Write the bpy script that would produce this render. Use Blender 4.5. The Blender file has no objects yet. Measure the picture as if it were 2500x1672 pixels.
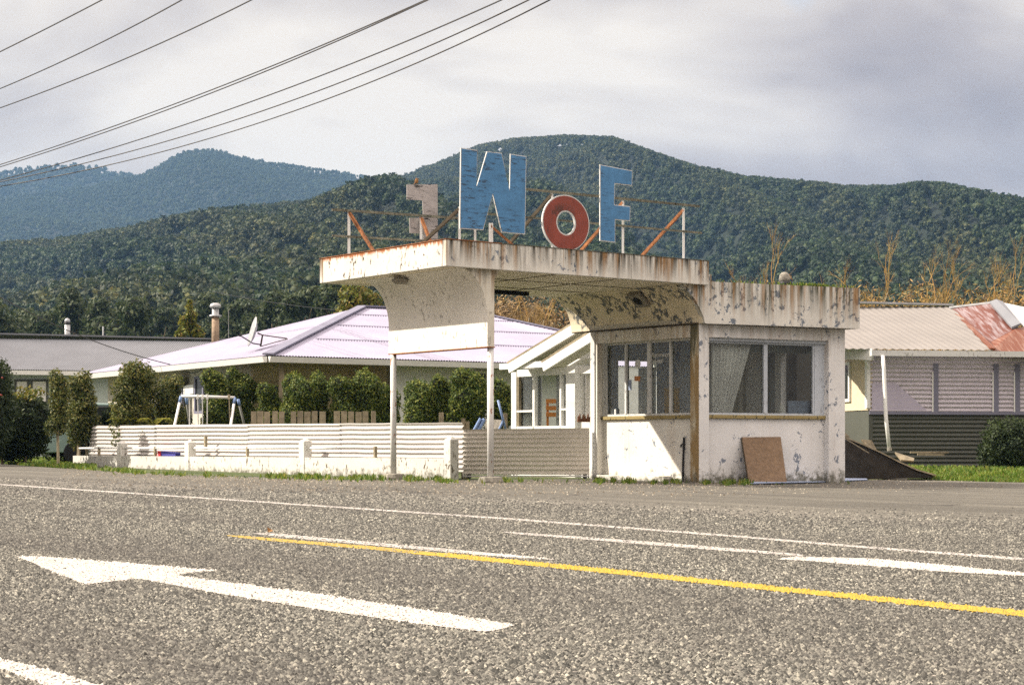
import bpy, math, random
import numpy as np
from mathutils import Vector
rad = math.radians
SC = bpy.context.scene
COL = SC.collection
RNG = random.Random(7)
# ------------------------------------------------------------------ camera, sky, sun
F, H0, YH, AX = 4500.0, 0.52, 1095.0, 0.0133      # focal length in photo px, eye height, horizon row, cross fall of the ground
cam = bpy.data.cameras.new('camera'); camo = bpy.data.objects.new('camera', cam); COL.objects.link(camo)
cam.sensor_width = 36; cam.lens = F / 2500 * 36; cam.shift_y = (YH - 836) / 2500
cam.clip_start = .1; cam.clip_end = 9000
camo.location = (0, 0, H0); camo.rotation_euler = (rad(90), 0, 0)
SC.camera = camo
SUN_EL, SUN_DIR = rad(36), Vector((-1, .067, 0)).normalized()
sd = Vector((SUN_DIR.x * math.cos(SUN_EL), SUN_DIR.y * math.cos(SUN_EL), math.sin(SUN_EL)))
sun = bpy.data.lights.new('sun', 'SUN'); sun.energy = 4.6; sun.angle = rad(.6); sun.color = (1, .90, .76)
suno = bpy.data.objects.new('sun', sun); COL.objects.link(suno)
suno.rotation_euler = sd.to_track_quat('Z', 'Y').to_euler(); suno.location = (-20, 0, 20)
SC.view_settings.view_transform = 'Standard'; SC.view_settings.look = 'None'
SC.view_settings.exposure = 0.95; SC.view_settings.gamma = 1
SC.render.engine = 'CYCLES'
SC.cycles.max_bounces = 7; SC.cycles.diffuse_bounces = 4; SC.cycles.transparent_max_bounces = 12
SC.cycles.volume_bounces = 0; SC.cycles.caustics_reflective = False; SC.cycles.caustics_refractive = False
SC.cycles.use_denoising = False; SC.cycles.sample_clamp_indirect = 4

class NT:
    def __init__(s, nt): s.t = nt; s.n = nt.nodes; s.l = nt.links
    def a(s, typ, **kw):
        n = s.n.new(typ)
        for k, v in kw.items(): setattr(n, k, v)
        return n
    def link(s, a, b): s.l.new(a, b)
    def put(s, sock, v):
        if isinstance(v, bpy.types.NodeSocket): s.l.new(v, sock)
        elif isinstance(v, tuple) and len(v) == 3 and sock.type == 'RGBA': sock.default_value = (*v, 1)
        else: sock.default_value = v
    def pos(s): return s.a('ShaderNodeNewGeometry').outputs['Position']
    def obj(s): return s.a('ShaderNodeTexCoord').outputs['Object']
    def map(s, v, scale=(1, 1, 1), rot=(0, 0, 0), loc=(0, 0, 0)):
        m = s.a('ShaderNodeMapping'); s.put(m.inputs[0], v)
        m.inputs['Scale'].default_value = scale; m.inputs['Rotation'].default_value = rot; m.inputs['Location'].default_value = loc
        return m.outputs[0]
    def noise(s, v, scale, detail=3, rough=.55, dist=0):
        n = s.a('ShaderNodeTexNoise'); s.put(n.inputs['Vector'], v)
        n.inputs['Scale'].default_value = scale; n.inputs['Detail'].default_value = detail
        n.inputs['Roughness'].default_value = rough; n.inputs['Distortion'].default_value = dist
        return n.outputs['Fac']
    def voro(s, v, scale, out='Distance', feature='F1'):
        n = s.a('ShaderNodeTexVoronoi', feature=feature); s.put(n.inputs['Vector'], v); n.inputs['Scale'].default_value = scale
        return n.outputs[out]
    def ramp(s, f, stops, interp='LINEAR'):
        r = s.a('ShaderNodeValToRGB'); s.put(r.inputs[0], f); e = r.color_ramp; e.interpolation = interp
        while len(e.elements) < len(stops): e.elements.new(.5)
        for el, (p, c) in zip(e.elements, stops):
            el.position = p; el.color = (c, c, c, 1) if not isinstance(c, tuple) else (*c, 1)
        return r.outputs[0]
    def rng(s, f, a, b, c=0., d=1.):
        r = s.a('ShaderNodeMapRange'); s.put(r.inputs[0], f)
        for i, v in zip((1, 2, 3, 4), (a, b, c, d)): r.inputs[i].default_value = v
        return r.outputs[0]
    def mix(s, f, a, b, bt='MIX'):
        m = s.a('ShaderNodeMix', data_type='RGBA', blend_type=bt)
        s.put(m.inputs[0], f); s.put(m.inputs[6], a); s.put(m.inputs[7], b); return m.outputs[2]
    def m(s, op, a, b=0.):
        m = s.a('ShaderNodeMath', operation=op); s.put(m.inputs[0], a); s.put(m.inputs[1], b); return m.outputs[0]
    def sep(s, v):
        n = s.a('ShaderNodeSeparateXYZ'); s.put(n.inputs[0], v); return n.outputs
    def bump(s, h, strength=.3, dist=.01):
        b = s.a('ShaderNodeBump'); s.put(b.inputs['Height'], h); b.inputs['Strength'].default_value = strength
        b.inputs['Distance'].default_value = dist; return b.outputs[0]

W = bpy.data.worlds.new('World'); SC.world = W; W.use_nodes = True
t = NT(W.node_tree); t.n.clear()
sky = t.a('ShaderNodeTexSky', sky_type='NISHITA'); sky.sun_disc = False; sky.sun_elevation = SUN_EL
sky.sun_rotation = math.atan2(sd.x, sd.y)
bg1 = t.a('ShaderNodeBackground'); t.put(bg1.inputs[0], sky.outputs[0]); bg1.inputs[1].default_value = .11
dirv = t.a('ShaderNodeTexCoord').outputs['Generated']
v1 = t.map(dirv, (3.0, 3.0, 7.0), (0, rad(9), 0), (.35, 0, .2))
n1 = t.noise(v1, 1.5, 4, .5, .35)
n2 = t.noise(t.map(dirv, (2.0, 2.0, 5.0), (0, rad(-12), 0), (4.3, 1, .6)), 1.3, 2, .5, .3)
nn = t.m('ADD', t.m('MULTIPLY', n1, .62), t.m('MULTIPLY', n2, .38))
cl = t.ramp(nn, [(.40, (.45, .365, .345)), (.47, (.62, .52, .475)), (.54, (.87, .755, .66)), (.61, (1.12, .99, .84))])
dz = t.sep(dirv)                                     # cloud brightness raised overhead, out of view, to lift the shaded surfaces
bright = t.rng(dz[2], .24, .75, .49, 1.9)
bg2 = t.a('ShaderNodeBackground'); t.put(bg2.inputs[0], cl); t.put(bg2.inputs[1], bright)
# one small blue hole high up in the cloud deck
hd = Vector(((1950 - 1250) / F, 1, (YH + 18) / F)).normalized()
dv = t.a('ShaderNodeVectorMath', operation='DISTANCE'); t.put(dv.inputs[0], dirv); dv.inputs[1].default_value = hd
hole = t.rng(t.m('ADD', dv.outputs['Value'], t.m('MULTIPLY', n1, .03)), .014, .030, .5, 0.)
mx = t.a('ShaderNodeMixShader'); t.put(mx.inputs[0], hole); t.link(bg2.outputs[0], mx.inputs[1]); t.link(bg1.outputs[0], mx.inputs[2])
# the cloud deck is mixed over the clear sky so a little of its blue still tints the shade
mx2 = t.a('ShaderNodeMixShader'); mx2.inputs[0].default_value = .02; t.link(mx.outputs[0], mx2.inputs[1]); t.link(bg1.outputs[0], mx2.inputs[2])
t.link(mx2.outputs[0], t.a('ShaderNodeOutputWorld').inputs[0])

# ------------------------------------------------------------------ geometry helpers
def ray(px, py): return Vector(((px - 1250) / F, 1, (YH - py) / F))
def P(px, py, Y): r = ray(px, py); return Vector((r.x * Y, Y, H0 + r.z * Y))
def gz(x): return -AX * max(-60, min(60, x))
def GP(px, py, dz=0):
    Y = F * H0 / ((py - YH) - AX * (px - 1250)); x = (px - 1250) / F * Y
    return Vector((x, Y, gz(x) + dz))
def PX(px, Y): return (px - 1250) / F * Y
def gpt(px, Y, dz=0): x = PX(px, Y); return Vector((x, Y, gz(x) + dz))
def V(*a): return Vector(a)
class Plane:                                         # an upright plane through p0 running along d: turns photo pixels into points
    def __init__(s, p0, d): s.p = Vector((p0[0], p0[1], 0)); s.d = Vector((d[0], d[1], 0)).normalized(); s.n = Vector((s.d.y, -s.d.x, 0))
    def t(s, px):
        k = (px - 1250) / F; return (s.p.x - k * s.p.y) / (k * s.d.y - s.d.x)
    def at(s, px, py):
        q = s.p + s.d * s.t(px); return Vector((q.x, q.y, H0 + (YH - py) / F * q.y))
    def pt(s, t, z, off=0): q = s.p + s.d * t + s.n * off; return Vector((q.x, q.y, z))   # off > 0 is towards the camera
    def shift(s, off): q = s.p + s.n * off; return Plane(q, s.d)
UP = Vector((0, 0, 1))
class MB:
    def __init__(s): s.v = []; s.f = []; s.mi = []
    def add(s, vs, fs, mi=0):
        b = len(s.v); s.v += [tuple(v) for v in vs]; s.f += [tuple(i + b for i in f) for f in fs]; s.mi += [mi] * len(fs); return s
    def hexa(s, p, mi=0):    # 8 points: bottom loop 0-3, top loop 4-7
        return s.add(p, [(3, 2, 1, 0), (4, 5, 6, 7), (0, 1, 5, 4), (1, 2, 6, 5), (2, 3, 7, 6), (3, 0, 4, 7)], mi)
    def box(s, c, sx, sy, sz, rz=0, mi=0):
        c = Vector(c); ux = Vector((math.cos(rz), math.sin(rz), 0)) * sx / 2; uy = Vector((-math.sin(rz), math.cos(rz), 0)) * sy / 2; uz = UP * sz / 2
        return s.hexa([c - ux - uy - uz, c + ux - uy - uz, c + ux + uy - uz, c - ux + uy - uz, c - ux - uy + uz, c + ux - uy + uz, c + ux + uy + uz, c - ux + uy + uz], mi)
    def slab(s, pl, t0, t1, z0, z1, o0, o1, mi=0):   # block on a Plane between offsets o0 (back) and o1 (front)
        return s.hexa([pl.pt(t0, z0, o1), pl.pt(t1, z0, o1), pl.pt(t1, z0, o0), pl.pt(t0, z0, o0), pl.pt(t0, z1, o1), pl.pt(t1, z1, o1), pl.pt(t1, z1, o0), pl.pt(t0, z1, o0)], mi)
    def prism(s, pts, ext, mi=0):
        pts = [Vector(p) for p in pts]; ext = Vector(ext); n = len(pts)
        return s.add(pts + [p + ext for p in pts], [tuple(range(n)), tuple(range(2 * n - 1, n - 1, -1))] + [(i, i + n, (i + 1) % n + n, (i + 1) % n) for i in range(n)], mi)
    def tube(s, path, r, n=8, mi=0, caps=True):
        path = [Vector(p) for p in path]; rs = r if isinstance(r, (list, tuple)) else [r] * len(path)
        b = len(s.v); a0 = None
        for i, p in enumerate(path):
            d = (path[min(i + 1, len(path) - 1)] - path[max(i - 1, 0)]).normalized()
            if a0 is None: a0 = d.orthogonal().normalized()
            a0 = (a0 - d * a0.dot(d)).normalized(); c = d.cross(a0)
            s.v += [tuple(p + (a0 * math.cos(k * 2 * math.pi / n) + c * math.sin(k * 2 * math.pi / n)) * rs[i]) for k in range(n)]
        fs = [(b + i * n + k, b + i * n + (k + 1) % n, b + (i + 1) * n + (k + 1) % n, b + (i + 1) * n + k) for i in range(len(path) - 1) for k in range(n)]
        if caps: fs += [tuple(b + k for k in reversed(range(n))), tuple(b + (len(path) - 1) * n + k for k in range(n))]
        s.f += fs; s.mi += [mi] * len(fs); return s
    def bar(s, a, b, w, hgt=None, mi=0):             # rectangular bar from a to b
        a, b = Vector(a), Vector(b); d = (b - a).normalized(); hgt = hgt or w
        sidev = d.cross(UP)
        sidev = (sidev if sidev.length > .05 else d.cross(V(0, 1, 0))).normalized() * w / 2; u = sidev.cross(d).normalized() * hgt / 2
        return s.hexa([a - sidev - u, a + sidev - u, b + sidev - u, b - sidev - u, a - sidev + u, a + sidev + u, b + sidev + u, b - sidev + u], mi)
    def lathe(s, c, prof, n=16, mi=0):
        c = Vector(c); return s.tube([c + UP * z for r, z in prof], [max(r, .001) for r, z in prof], n, mi)
    def build(s, name, mats, parent=None, smooth=False, bevel=0):
        me = bpy.data.meshes.new(name); o = bpy.data.objects.new(name, me)
        off = OFF.get(parent.name, Vector()) if parent else Vector()
        me.from_pydata([(v[0] - off.x, v[1] - off.y, v[2] - off.z) for v in s.v], [], s.f)
        for m in (mats if isinstance(mats, list) else [mats]): me.materials.append(m)
        me.polygons.foreach_set('material_index', s.mi)
        if smooth: me.polygons.foreach_set('use_smooth', [True] * len(me.polygons))
        me.update(); COL.objects.link(o)
        if bevel:
            b = o.modifiers.new('bevel', 'BEVEL'); b.width = bevel; b.segments = 2; b.limit_method = 'ANGLE'
        OFF[o.name] = off
        if parent: o.parent = parent
        return o
OFF = {}
def np_mesh(name, vs, quads, mat, parent=None, mats=None, mi=None, smooth=False):
    me = bpy.data.meshes.new(name); off = OFF.get(parent.name, Vector()) if parent and parent != 'hidden' else Vector()
    vs = np.asarray(vs, dtype=np.float32) - np.array(off, dtype=np.float32); k = quads.shape[1]
    me.vertices.add(len(vs)); me.vertices.foreach_set('co', vs.ravel())
    me.loops.add(quads.size); me.loops.foreach_set('vertex_index', quads.astype(np.int32).ravel())
    me.polygons.add(len(quads)); me.polygons.foreach_set('loop_start', np.arange(0, quads.size, k, dtype=np.int32))
    me.polygons.foreach_set('loop_total', np.full(len(quads), k, dtype=np.int32))
    if smooth: me.polygons.foreach_set('use_smooth', np.ones(len(quads), dtype=bool))
    me.materials.append(mat); me.update(calc_edges=True)
    o = bpy.data.objects.new(name, me)
    if parent != 'hidden': COL.objects.link(o)
    if parent and parent != 'hidden': o.parent = parent
    OFF[o.name] = off
    return o
def tag(o, label=None, cat=None, group=None, kind=None):
    for k, v in (('label', label), ('category', cat), ('group', group), ('kind', kind)):
        if v: o[k] = v
    return o
def thing(name, loc, label, cat, group=None):
    o = bpy.data.objects.new(name, None); COL.objects.link(o); o.location = loc; o.empty_display_size = .2
    OFF[o.name] = Vector(loc); return tag(o, label, cat, group)
def copy_tree(o, parent=None):
    c = o.copy(); COL.objects.link(c); c.parent = parent
    for ch in list(o.children): copy_tree(ch, c)
    return c

# ------------------------------------------------------------------ materials
def mat(name, col=(.5, .5, .5), rough=.7, metal=0., spec=.3):
    m = bpy.data.materials.new(name); m.use_nodes = True; b = m.node_tree.nodes['Principled BSDF']
    b.inputs['Base Color'].default_value = (*col, 1); b.inputs['Roughness'].default_value = rough
    b.inputs['Metallic'].default_value = metal; b.inputs['Specular IOR Level'].default_value = spec
    return m, NT(m.node_tree), b
def plain(name, col, rough=.7, metal=0., var=.18, sc=14., bump=.15):   # one paint with real-world unevenness
    m, t, b = mat(name, col, rough, metal)
    p = t.obj(); n = t.noise(p, sc, 4, .6); n2 = t.noise(p, sc * .13, 2)
    f = t.m('ADD', t.m('MULTIPLY', n, .6), t.m('MULTIPLY', n2, .4))
    dk = tuple(c * (1 - var * 1.6) for c in col); lt = tuple(min(1, c * (1 + var)) for c in col)
    t.put(b.inputs['Base Color'], t.ramp(f, [(.3, dk), (.7, lt)]))
    if bump: t.put(b.inputs['Normal'], t.bump(n, bump, .004))
    return m
def weathered(name, base=(.72, .71, .68), streak=0., scol=(.10, .10, .07), ztop=3.6, fade=.4, peel=0., pcol=(.17, .19, .22), speck=.3,
              rust=0., rtop=3.64, rfade=.05, chip=0., chipcol=(.07, .06, .05), ground=0., gzv=-.05, gh=.35, rough=.75, moss=0.):
    m, t, b = mat(name, base, rough); p = t.pos(); z = t.sep(p)[2]
    col = t.mix(t.rng(t.noise(p, 1.7, 4, .6), .35, .7), tuple(c * .86 for c in base), base)
    col = t.mix(t.m('MULTIPLY', t.rng(t.noise(p, 60, 3, .7), .52, .72), speck), col, tuple(c * .45 for c in base))
    if peel:
        n = t.noise(t.map(p, (1, 1, .8)), 9.5, 6, .68, .5); g = t.noise(p, 1.6, 2)
        f = t.m('MULTIPLY', t.rng(n, .60 - .06 * peel, .61 - .06 * peel), t.rng(g, .52 - .06 * peel, .55 - .06 * peel))
        col = t.mix(f, col, pcol)
    if chip:
        n = t.noise(t.map(p, (1, 1, .45)), 16, 3, .6, .3)
        f = t.m('MULTIPLY', t.rng(n, .60, .625), t.rng(t.noise(p, 2.3, 2), .42, .52))
        col = t.mix(t.m('MULTIPLY', f, chip), col, chipcol)
    if streak:
        n = t.noise(t.map(p, (1, 1, .05)), 13, 4, .65); n3 = t.noise(t.map(p, (1, 1, .10)), 3.1, 3, .6)
        down = t.m('ADD', t.rng(z, ztop - fade, ztop, 0., 1.), t.m('MULTIPLY', t.m('SUBTRACT', n3, .5), 1.5))
        f = t.m('MULTIPLY', t.rng(n, .40, .58), t.rng(down, .1, .85))
        col = t.mix(t.m('MULTIPLY', f, streak), col, scol)
        n4 = t.noise(t.map(p, (1, 1, .04), loc=(5, 2, 0)), 9, 3, .6)
        col = t.mix(t.m('MULTIPLY', t.m('MULTIPLY', t.rng(n4, .50, .64), t.rng(down, -.1, .7)), min(1., streak * .75)), col, (.32, .17, .055))
    if moss:
        n = t.noise(t.map(p, (1, 1, .22)), 7, 5, .65)
        col = t.mix(t.m('MULTIPLY', t.rng(n, .36, .56), moss), col, (.25, .15, .04))
        n5 = t.noise(t.map(p, (1, 1, .15), loc=(3, 1, 0)), 13, 4, .6)
        zz = t.m('ADD', t.rng(z, 1.3, 2.5), t.m('MULTIPLY', t.m('SUBTRACT', n5, .5), 2.2))
        col = t.mix(t.m('MULTIPLY', t.rng(zz, .45, .9), moss), col, (.055, .052, .022))
    if rust:
        n = t.noise(t.map(p, (1, 1, .2)), 18, 4, .7)
        f = t.rng(t.m('ADD', t.rng(z, rtop - rfade * 2, rtop), t.m('MULTIPLY', t.m('SUBTRACT', n, .5), 1.4)), .55, .8)
        col = t.mix(t.m('MULTIPLY', f, rust), col, (.30, .10, .025))
    if ground:
        n = t.noise(p, 9, 5, .7)
        f = t.rng(t.m('ADD', t.rng(z, gzv + gh, gzv), t.m('MULTIPLY', t.m('SUBTRACT', n, .5), 2.2)), .5, 1.)
        col = t.mix(t.m('MULTIPLY', f, ground), col, (.10, .095, .065))
    t.put(b.inputs['Base Color'], col)
    t.put(b.inputs['Normal'], t.bump(t.noise(p, 35, 4, .6), .25, .004))
    return m
M = {}
M['fascia'] = weathered('fascia_paint', (.72, .705, .645), 1., (.045, .04, .028), 3.68, .50, .35, (.2, .23, .27), .6)
M['fascia_end'] = weathered('fascia_end_paint', (.64, .62, .56), .0, chip=1., rust=1., rtop=3.65, rfade=.09, speck=.15)
M['parapet'] = weathered('parapet_paint', (.72, .71, .655), 1., (.07, .07, .045), 3.34, .7, .95, (.16, .19, .23), .6)
M['wall'] = weathered('kiosk_wall_paint', (.80, .78, .72), .45, (.30, .22, .11), 2.62, .7, .15, (.2, .23, .28), .35, ground=.85, gh=.3)
M['wall_front'] = weathered('kiosk_front_paint', (.78, .78, .77), .3, (.22, .2, .15), 2.62, 1.0, .32, (.2, .23, .28), .5, ground=.9, gh=.42)
M['pillar'] = weathered('mossy_pillar_paint', (.60, .55, .42), 0, speck=.6, moss=.85, ground=.8, chip=.6)
M['soffit'] = weathered('soffit_paint', (.80, .73, .58), 0, speck=.12)
M['cove'] = weathered('cove_paint', (.80, .71, .53), 0, speck=.3, peel=1.5, pcol=(.15, .155, .15))
M['board'] = weathered('bracket_paint', (.82, .79, .72), 0, speck=.25, chip=.5)
M['web'] = weathered('web_paint', (.70, .67, .58), .6, (.09, .07, .03), 3.25, .6, speck=.6, chip=.4)
M['lowwall'] = weathered('low_wall_paint', (.62, .61, .57), 0, speck=.6, chip=1., chipcol=(.12, .095, .07), ground=.9, gzv=.0, gh=.3)
M['concrete'] = plain('bare_concrete', (.30, .28, .235), .9, var=.45, sc=22, bump=.5)
M['white'] = plain('white_timber_paint', (.74, .74, .72), .5, var=.06)
M['grimywhite'] = weathered('grimy_white_paint', (.66, .67, .66), 0, speck=.5, chip=.7, chipcol=(.18, .17, .15))
M['bluewhite'] = weathered('cold_white_paint', (.55, .60, .66), 0, speck=.4, chip=.4, chipcol=(.18, .17, .15))
M['sill'] = weathered('mossy_sill_paint', (.33, .26, .11), 0, speck=.9, chip=.9, chipcol=(.05, .05, .03))
M['dark'] = plain('dark_void', (.015, .015, .014), .9)  # near-black colour standing for unlit hollows
M['black'] = plain('black_plastic', (.02, .02, .022), .5)
M['steel'] = plain('galvanised_steel', (.42, .43, .44), .45, .4, var=.2)
M['rustbar'] = plain('rusty_orange_bar', (.30, .12, .045), .8, var=.5, sc=20)
M['mossrail'] = plain('lichen_covered_rail', (.17, .165, .125), .9, var=.7, sc=30)
M['darkbar'] = plain('dark_rusted_bar', (.07, .055, .035), .85, var=.4)
M['timber'] = plain('grey_fence_timber', (.30, .255, .175), .85, var=.35, sc=9)
M['fibro'] = plain('cream_wall_board', (.58, .55, .47), .8, var=.1)
M['beige'] = plain('beige_porch_wall', (.62, .53, .38), .8, var=.12)
M['orange'] = plain('orange_varnished_wood', (.55, .20, .03), .4, var=.2)
M['curtain'] = plain('net_curtain', (.82, .81, .79), .9, var=.12, sc=3)
M['blueplastic'] = plain('blue_plastic', (.17, .26, .46), .4, var=.1)
M['bark'] = plain('bark', (.16, .125, .08), .9, var=.5, sc=12, bump=.5)
M['palebark'] = plain('pale_bark', (.33, .28, .19), .9, var=.5, sc=16, bump=.4)

def corr_paint(name, col, dirt=.35, dcol=(.25, .22, .2), sheet=0., rough=.55, rust=0., rcol=(.28, .09, .025), rlo=.5, rhi=.6, scl=(1, 1, 1), rot=(0, 0, 0), metal=0.):
    m, t, b = mat(name, col, rough, metal); p = t.pos()
    c = t.mix(t.rng(t.noise(p, .9, 4, .6), .35, .7), tuple(x * .84 for x in col), col)
    c = t.mix(t.m('MULTIPLY', t.rng(t.noise(p, 34, 4, .7), .5, .75), dirt), c, dcol)
    if rust:
        n = t.noise(t.map(p, scl, rot), 2.2, 5, .68)
        c = t.mix(t.m('MULTIPLY', t.rng(n, rlo, rhi), rust), c, rcol)
    t.put(b.inputs['Base Color'], c); return m
M['fence'] = corr_paint('fence_sheet_paint', (.52, .50, .48), .6, (.35, .27, .2))
M['gate'] = corr_paint('gate_sheet_paint', (.88, .83, .75), .2, (.3, .25, .2))
M['lilacroof'] = corr_paint('lilac_roof_iron', (.33, .315, .415), .15, (.35, .3, .42))
M['lilacflash'] = corr_paint('purple_flashing', (.19, .19, .26), .2)
M['greyroof'] = corr_paint('grey_roof_iron', (.185, .195, .215), .3, (.12, .12, .13))
M['paleroof'] = corr_paint('pale_grey_roof_iron', (.225, .21, .195), .2, (.3, .26, .22))
M['rustroof'] = corr_paint('rusty_red_roof_iron', (.26, .21, .22), .3, (.15, .06, .05), rust=1., rcol=(.11, .028, .015), rlo=.40, rhi=.56, scl=(6, .35, 1), rot=(0, 0, rad(-35)))
M['rustroof2'] = corr_paint('orange_rust_roof_iron', (.32, .20, .15), .3, (.15, .05, .02), rust=1., rcol=(.14, .034, .010), rlo=.32, rhi=.52, scl=(6, .35, 1), rot=(0, 0, rad(-35)))
M['lilacwall'] = corr_paint('lilac_corrugated_wall', (.60, .56, .62), .25, (.25, .2, .25))
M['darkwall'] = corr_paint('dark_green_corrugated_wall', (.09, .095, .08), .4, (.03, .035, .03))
M['patch'] = corr_paint('smooth_lilac_patch', (.48, .44, .56), .1)
M['ply'] = plain('weathered_plywood', (.20, .135, .085), .85, var=.3, sc=20, bump=.3)
M['bluesheet'] = plain('blue_grey_sheet', (.30, .36, .50), .7, var=.3)
M['tarp'] = plain('dark_rotten_sheet', (.035, .03, .024), .85, var=.5, sc=6, bump=.5)

def glassmat(name, tint=(.86, .91, .89), gloss=.02, dirt=.04):
    m = bpy.data.materials.new(name); m.use_nodes = True; t = NT(m.node_tree); t.n.clear()
    tr = t.a('ShaderNodeBsdfTransparent'); tr.inputs[0].default_value = (*tint, 1)
    gl = t.a('ShaderNodeBsdfGlossy'); gl.inputs['Roughness'].default_value = gloss; gl.inputs[0].default_value = (.9, .95, 1, 1)
    df = t.a('ShaderNodeBsdfDiffuse'); df.inputs[0].default_value = (.45, .47, .45, 1)
    fr = t.a('ShaderNodeFresnel'); fr.inputs[0].default_value = 1.46
    a = t.a('ShaderNodeMixShader'); t.put(a.inputs[0], fr.outputs[0]); t.link(tr.outputs[0], a.inputs[1]); t.link(gl.outputs[0], a.inputs[2])
    b = t.a('ShaderNodeMixShader'); t.put(b.inputs[0], t.m('MULTIPLY', t.rng(t.noise(t.pos(), 3, 4, .6), .35, .8), dirt)); t.link(a.outputs[0], b.inputs[1]); t.link(df.outputs[0], b.inputs[2])
    t.link(b.outputs[0], t.a('ShaderNodeOutputMaterial').inputs[0]); return m
M['glass'] = glassmat('dusty_window_glass')
M['darkglass'] = plain('dark_window', (.03, .035, .035), .12, var=.1, bump=0)

def foliage(name, cols, trans=.3, rough=.6, hue_obj=True, per_inst=False):
    m = bpy.data.materials.new(name); m.use_nodes = True; t = NT(m.node_tree); b = m.node_tree.nodes['Principled BSDF']; out = m.node_tree.nodes['Material Output']
    rnd = t.a('ShaderNodeNewGeometry').outputs['Random Per Island']
    c = t.ramp(rnd, [(i / (len(cols) - 1), k) for i, k in enumerate(cols)])
    n = t.noise(t.obj(), 1.6 if not per_inst else .5, 3)
    c = t.mix(t.rng(n, .35, .65), c, t.mix(1., c, (1.5, 1.35, 1.1), 'MULTIPLY'))
    if per_inst:
        at = t.a('ShaderNodeAttribute', attribute_type='INSTANCER', attribute_name='tint').outputs['Fac']
        ob = t.a('ShaderNodeObjectInfo').outputs['Random']
        c = t.mix(at, c, t.mix(1., c, (2.5, 1.45, 1.15), 'MULTIPLY'))
        c = t.mix(1., c, t.ramp(ob, [(0, (.40, .48, .46)), (.55, (.95, .98, .95)), (.93, (1.2, 1.25, 1.1)), (1, (1.8, 1.7, 1.4))]), 'MULTIPLY')
    t.put(b.inputs['Base Color'], c); b.inputs['Roughness'].default_value = rough; b.inputs['Specular IOR Level'].default_value = .25
    tr = t.a('ShaderNodeBsdfTranslucent'); t.put(tr.inputs[0], c)
    mxs = t.a('ShaderNodeMixShader'); mxs.inputs[0].default_value = trans
    t.link(b.outputs[0], mxs.inputs[1]); t.link(tr.outputs[0], mxs.inputs[2]); t.link(mxs.outputs[0], out.inputs[0])
    return m
M['hedge'] = foliage('hedge_leaves', [(.02, .042, .010), (.045, .08, .016), (.09, .13, .024), (.19, .21, .045)])
M['shrub'] = foliage('loose_shrub_leaves', [(.03, .05, .015), (.06, .085, .02), (.11, .125, .035), (.2, .19, .07)])
M['darktree'] = foliage('dark_camellia_leaves', [(.012, .022, .010), (.02, .035, .014), (.035, .055, .02), (.05, .075, .03)])
M['golden'] = foliage('golden_green_leaves', [(.05, .075, .012), (.10, .13, .02), (.17, .17, .03), (.22, .16, .05)])
M['bushtree'] = foliage('native_bush_leaves', [(.016, .030, .012), (.03, .05, .02), (.05, .072, .03), (.075, .095, .045)])
M['hill'] = foliage('hill_forest_leaves', [(.012, .026, .012), (.022, .042, .018), (.036, .058, .024), (.060, .080, .034)], per_inst=True)
M['grass'] = foliage('lawn_grass', [(.05, .10, .012), (.08, .15, .018), (.12, .19, .03), (.2, .2, .06)], trans=.4)
M['weed'] = foliage('weed_leaves', [(.04, .09, .012), (.08, .14, .02), (.13, .19, .03), (.20, .20, .06)], trans=.4)
M['fern'] = foliage('fern_fronds', [(.14, .18, .02), (.22, .24, .03), (.3, .28, .05)], trans=.4)
M['twig'] = foliage('bare_twigs', [(.10, .07, .04), (.16, .11, .05), (.22, .15, .06)], trans=.0)
M['twigy'] = foliage('yellow_twigs', [(.17, .13, .045), (.27, .19, .055), (.20, .11, .04)], trans=.0)

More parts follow.
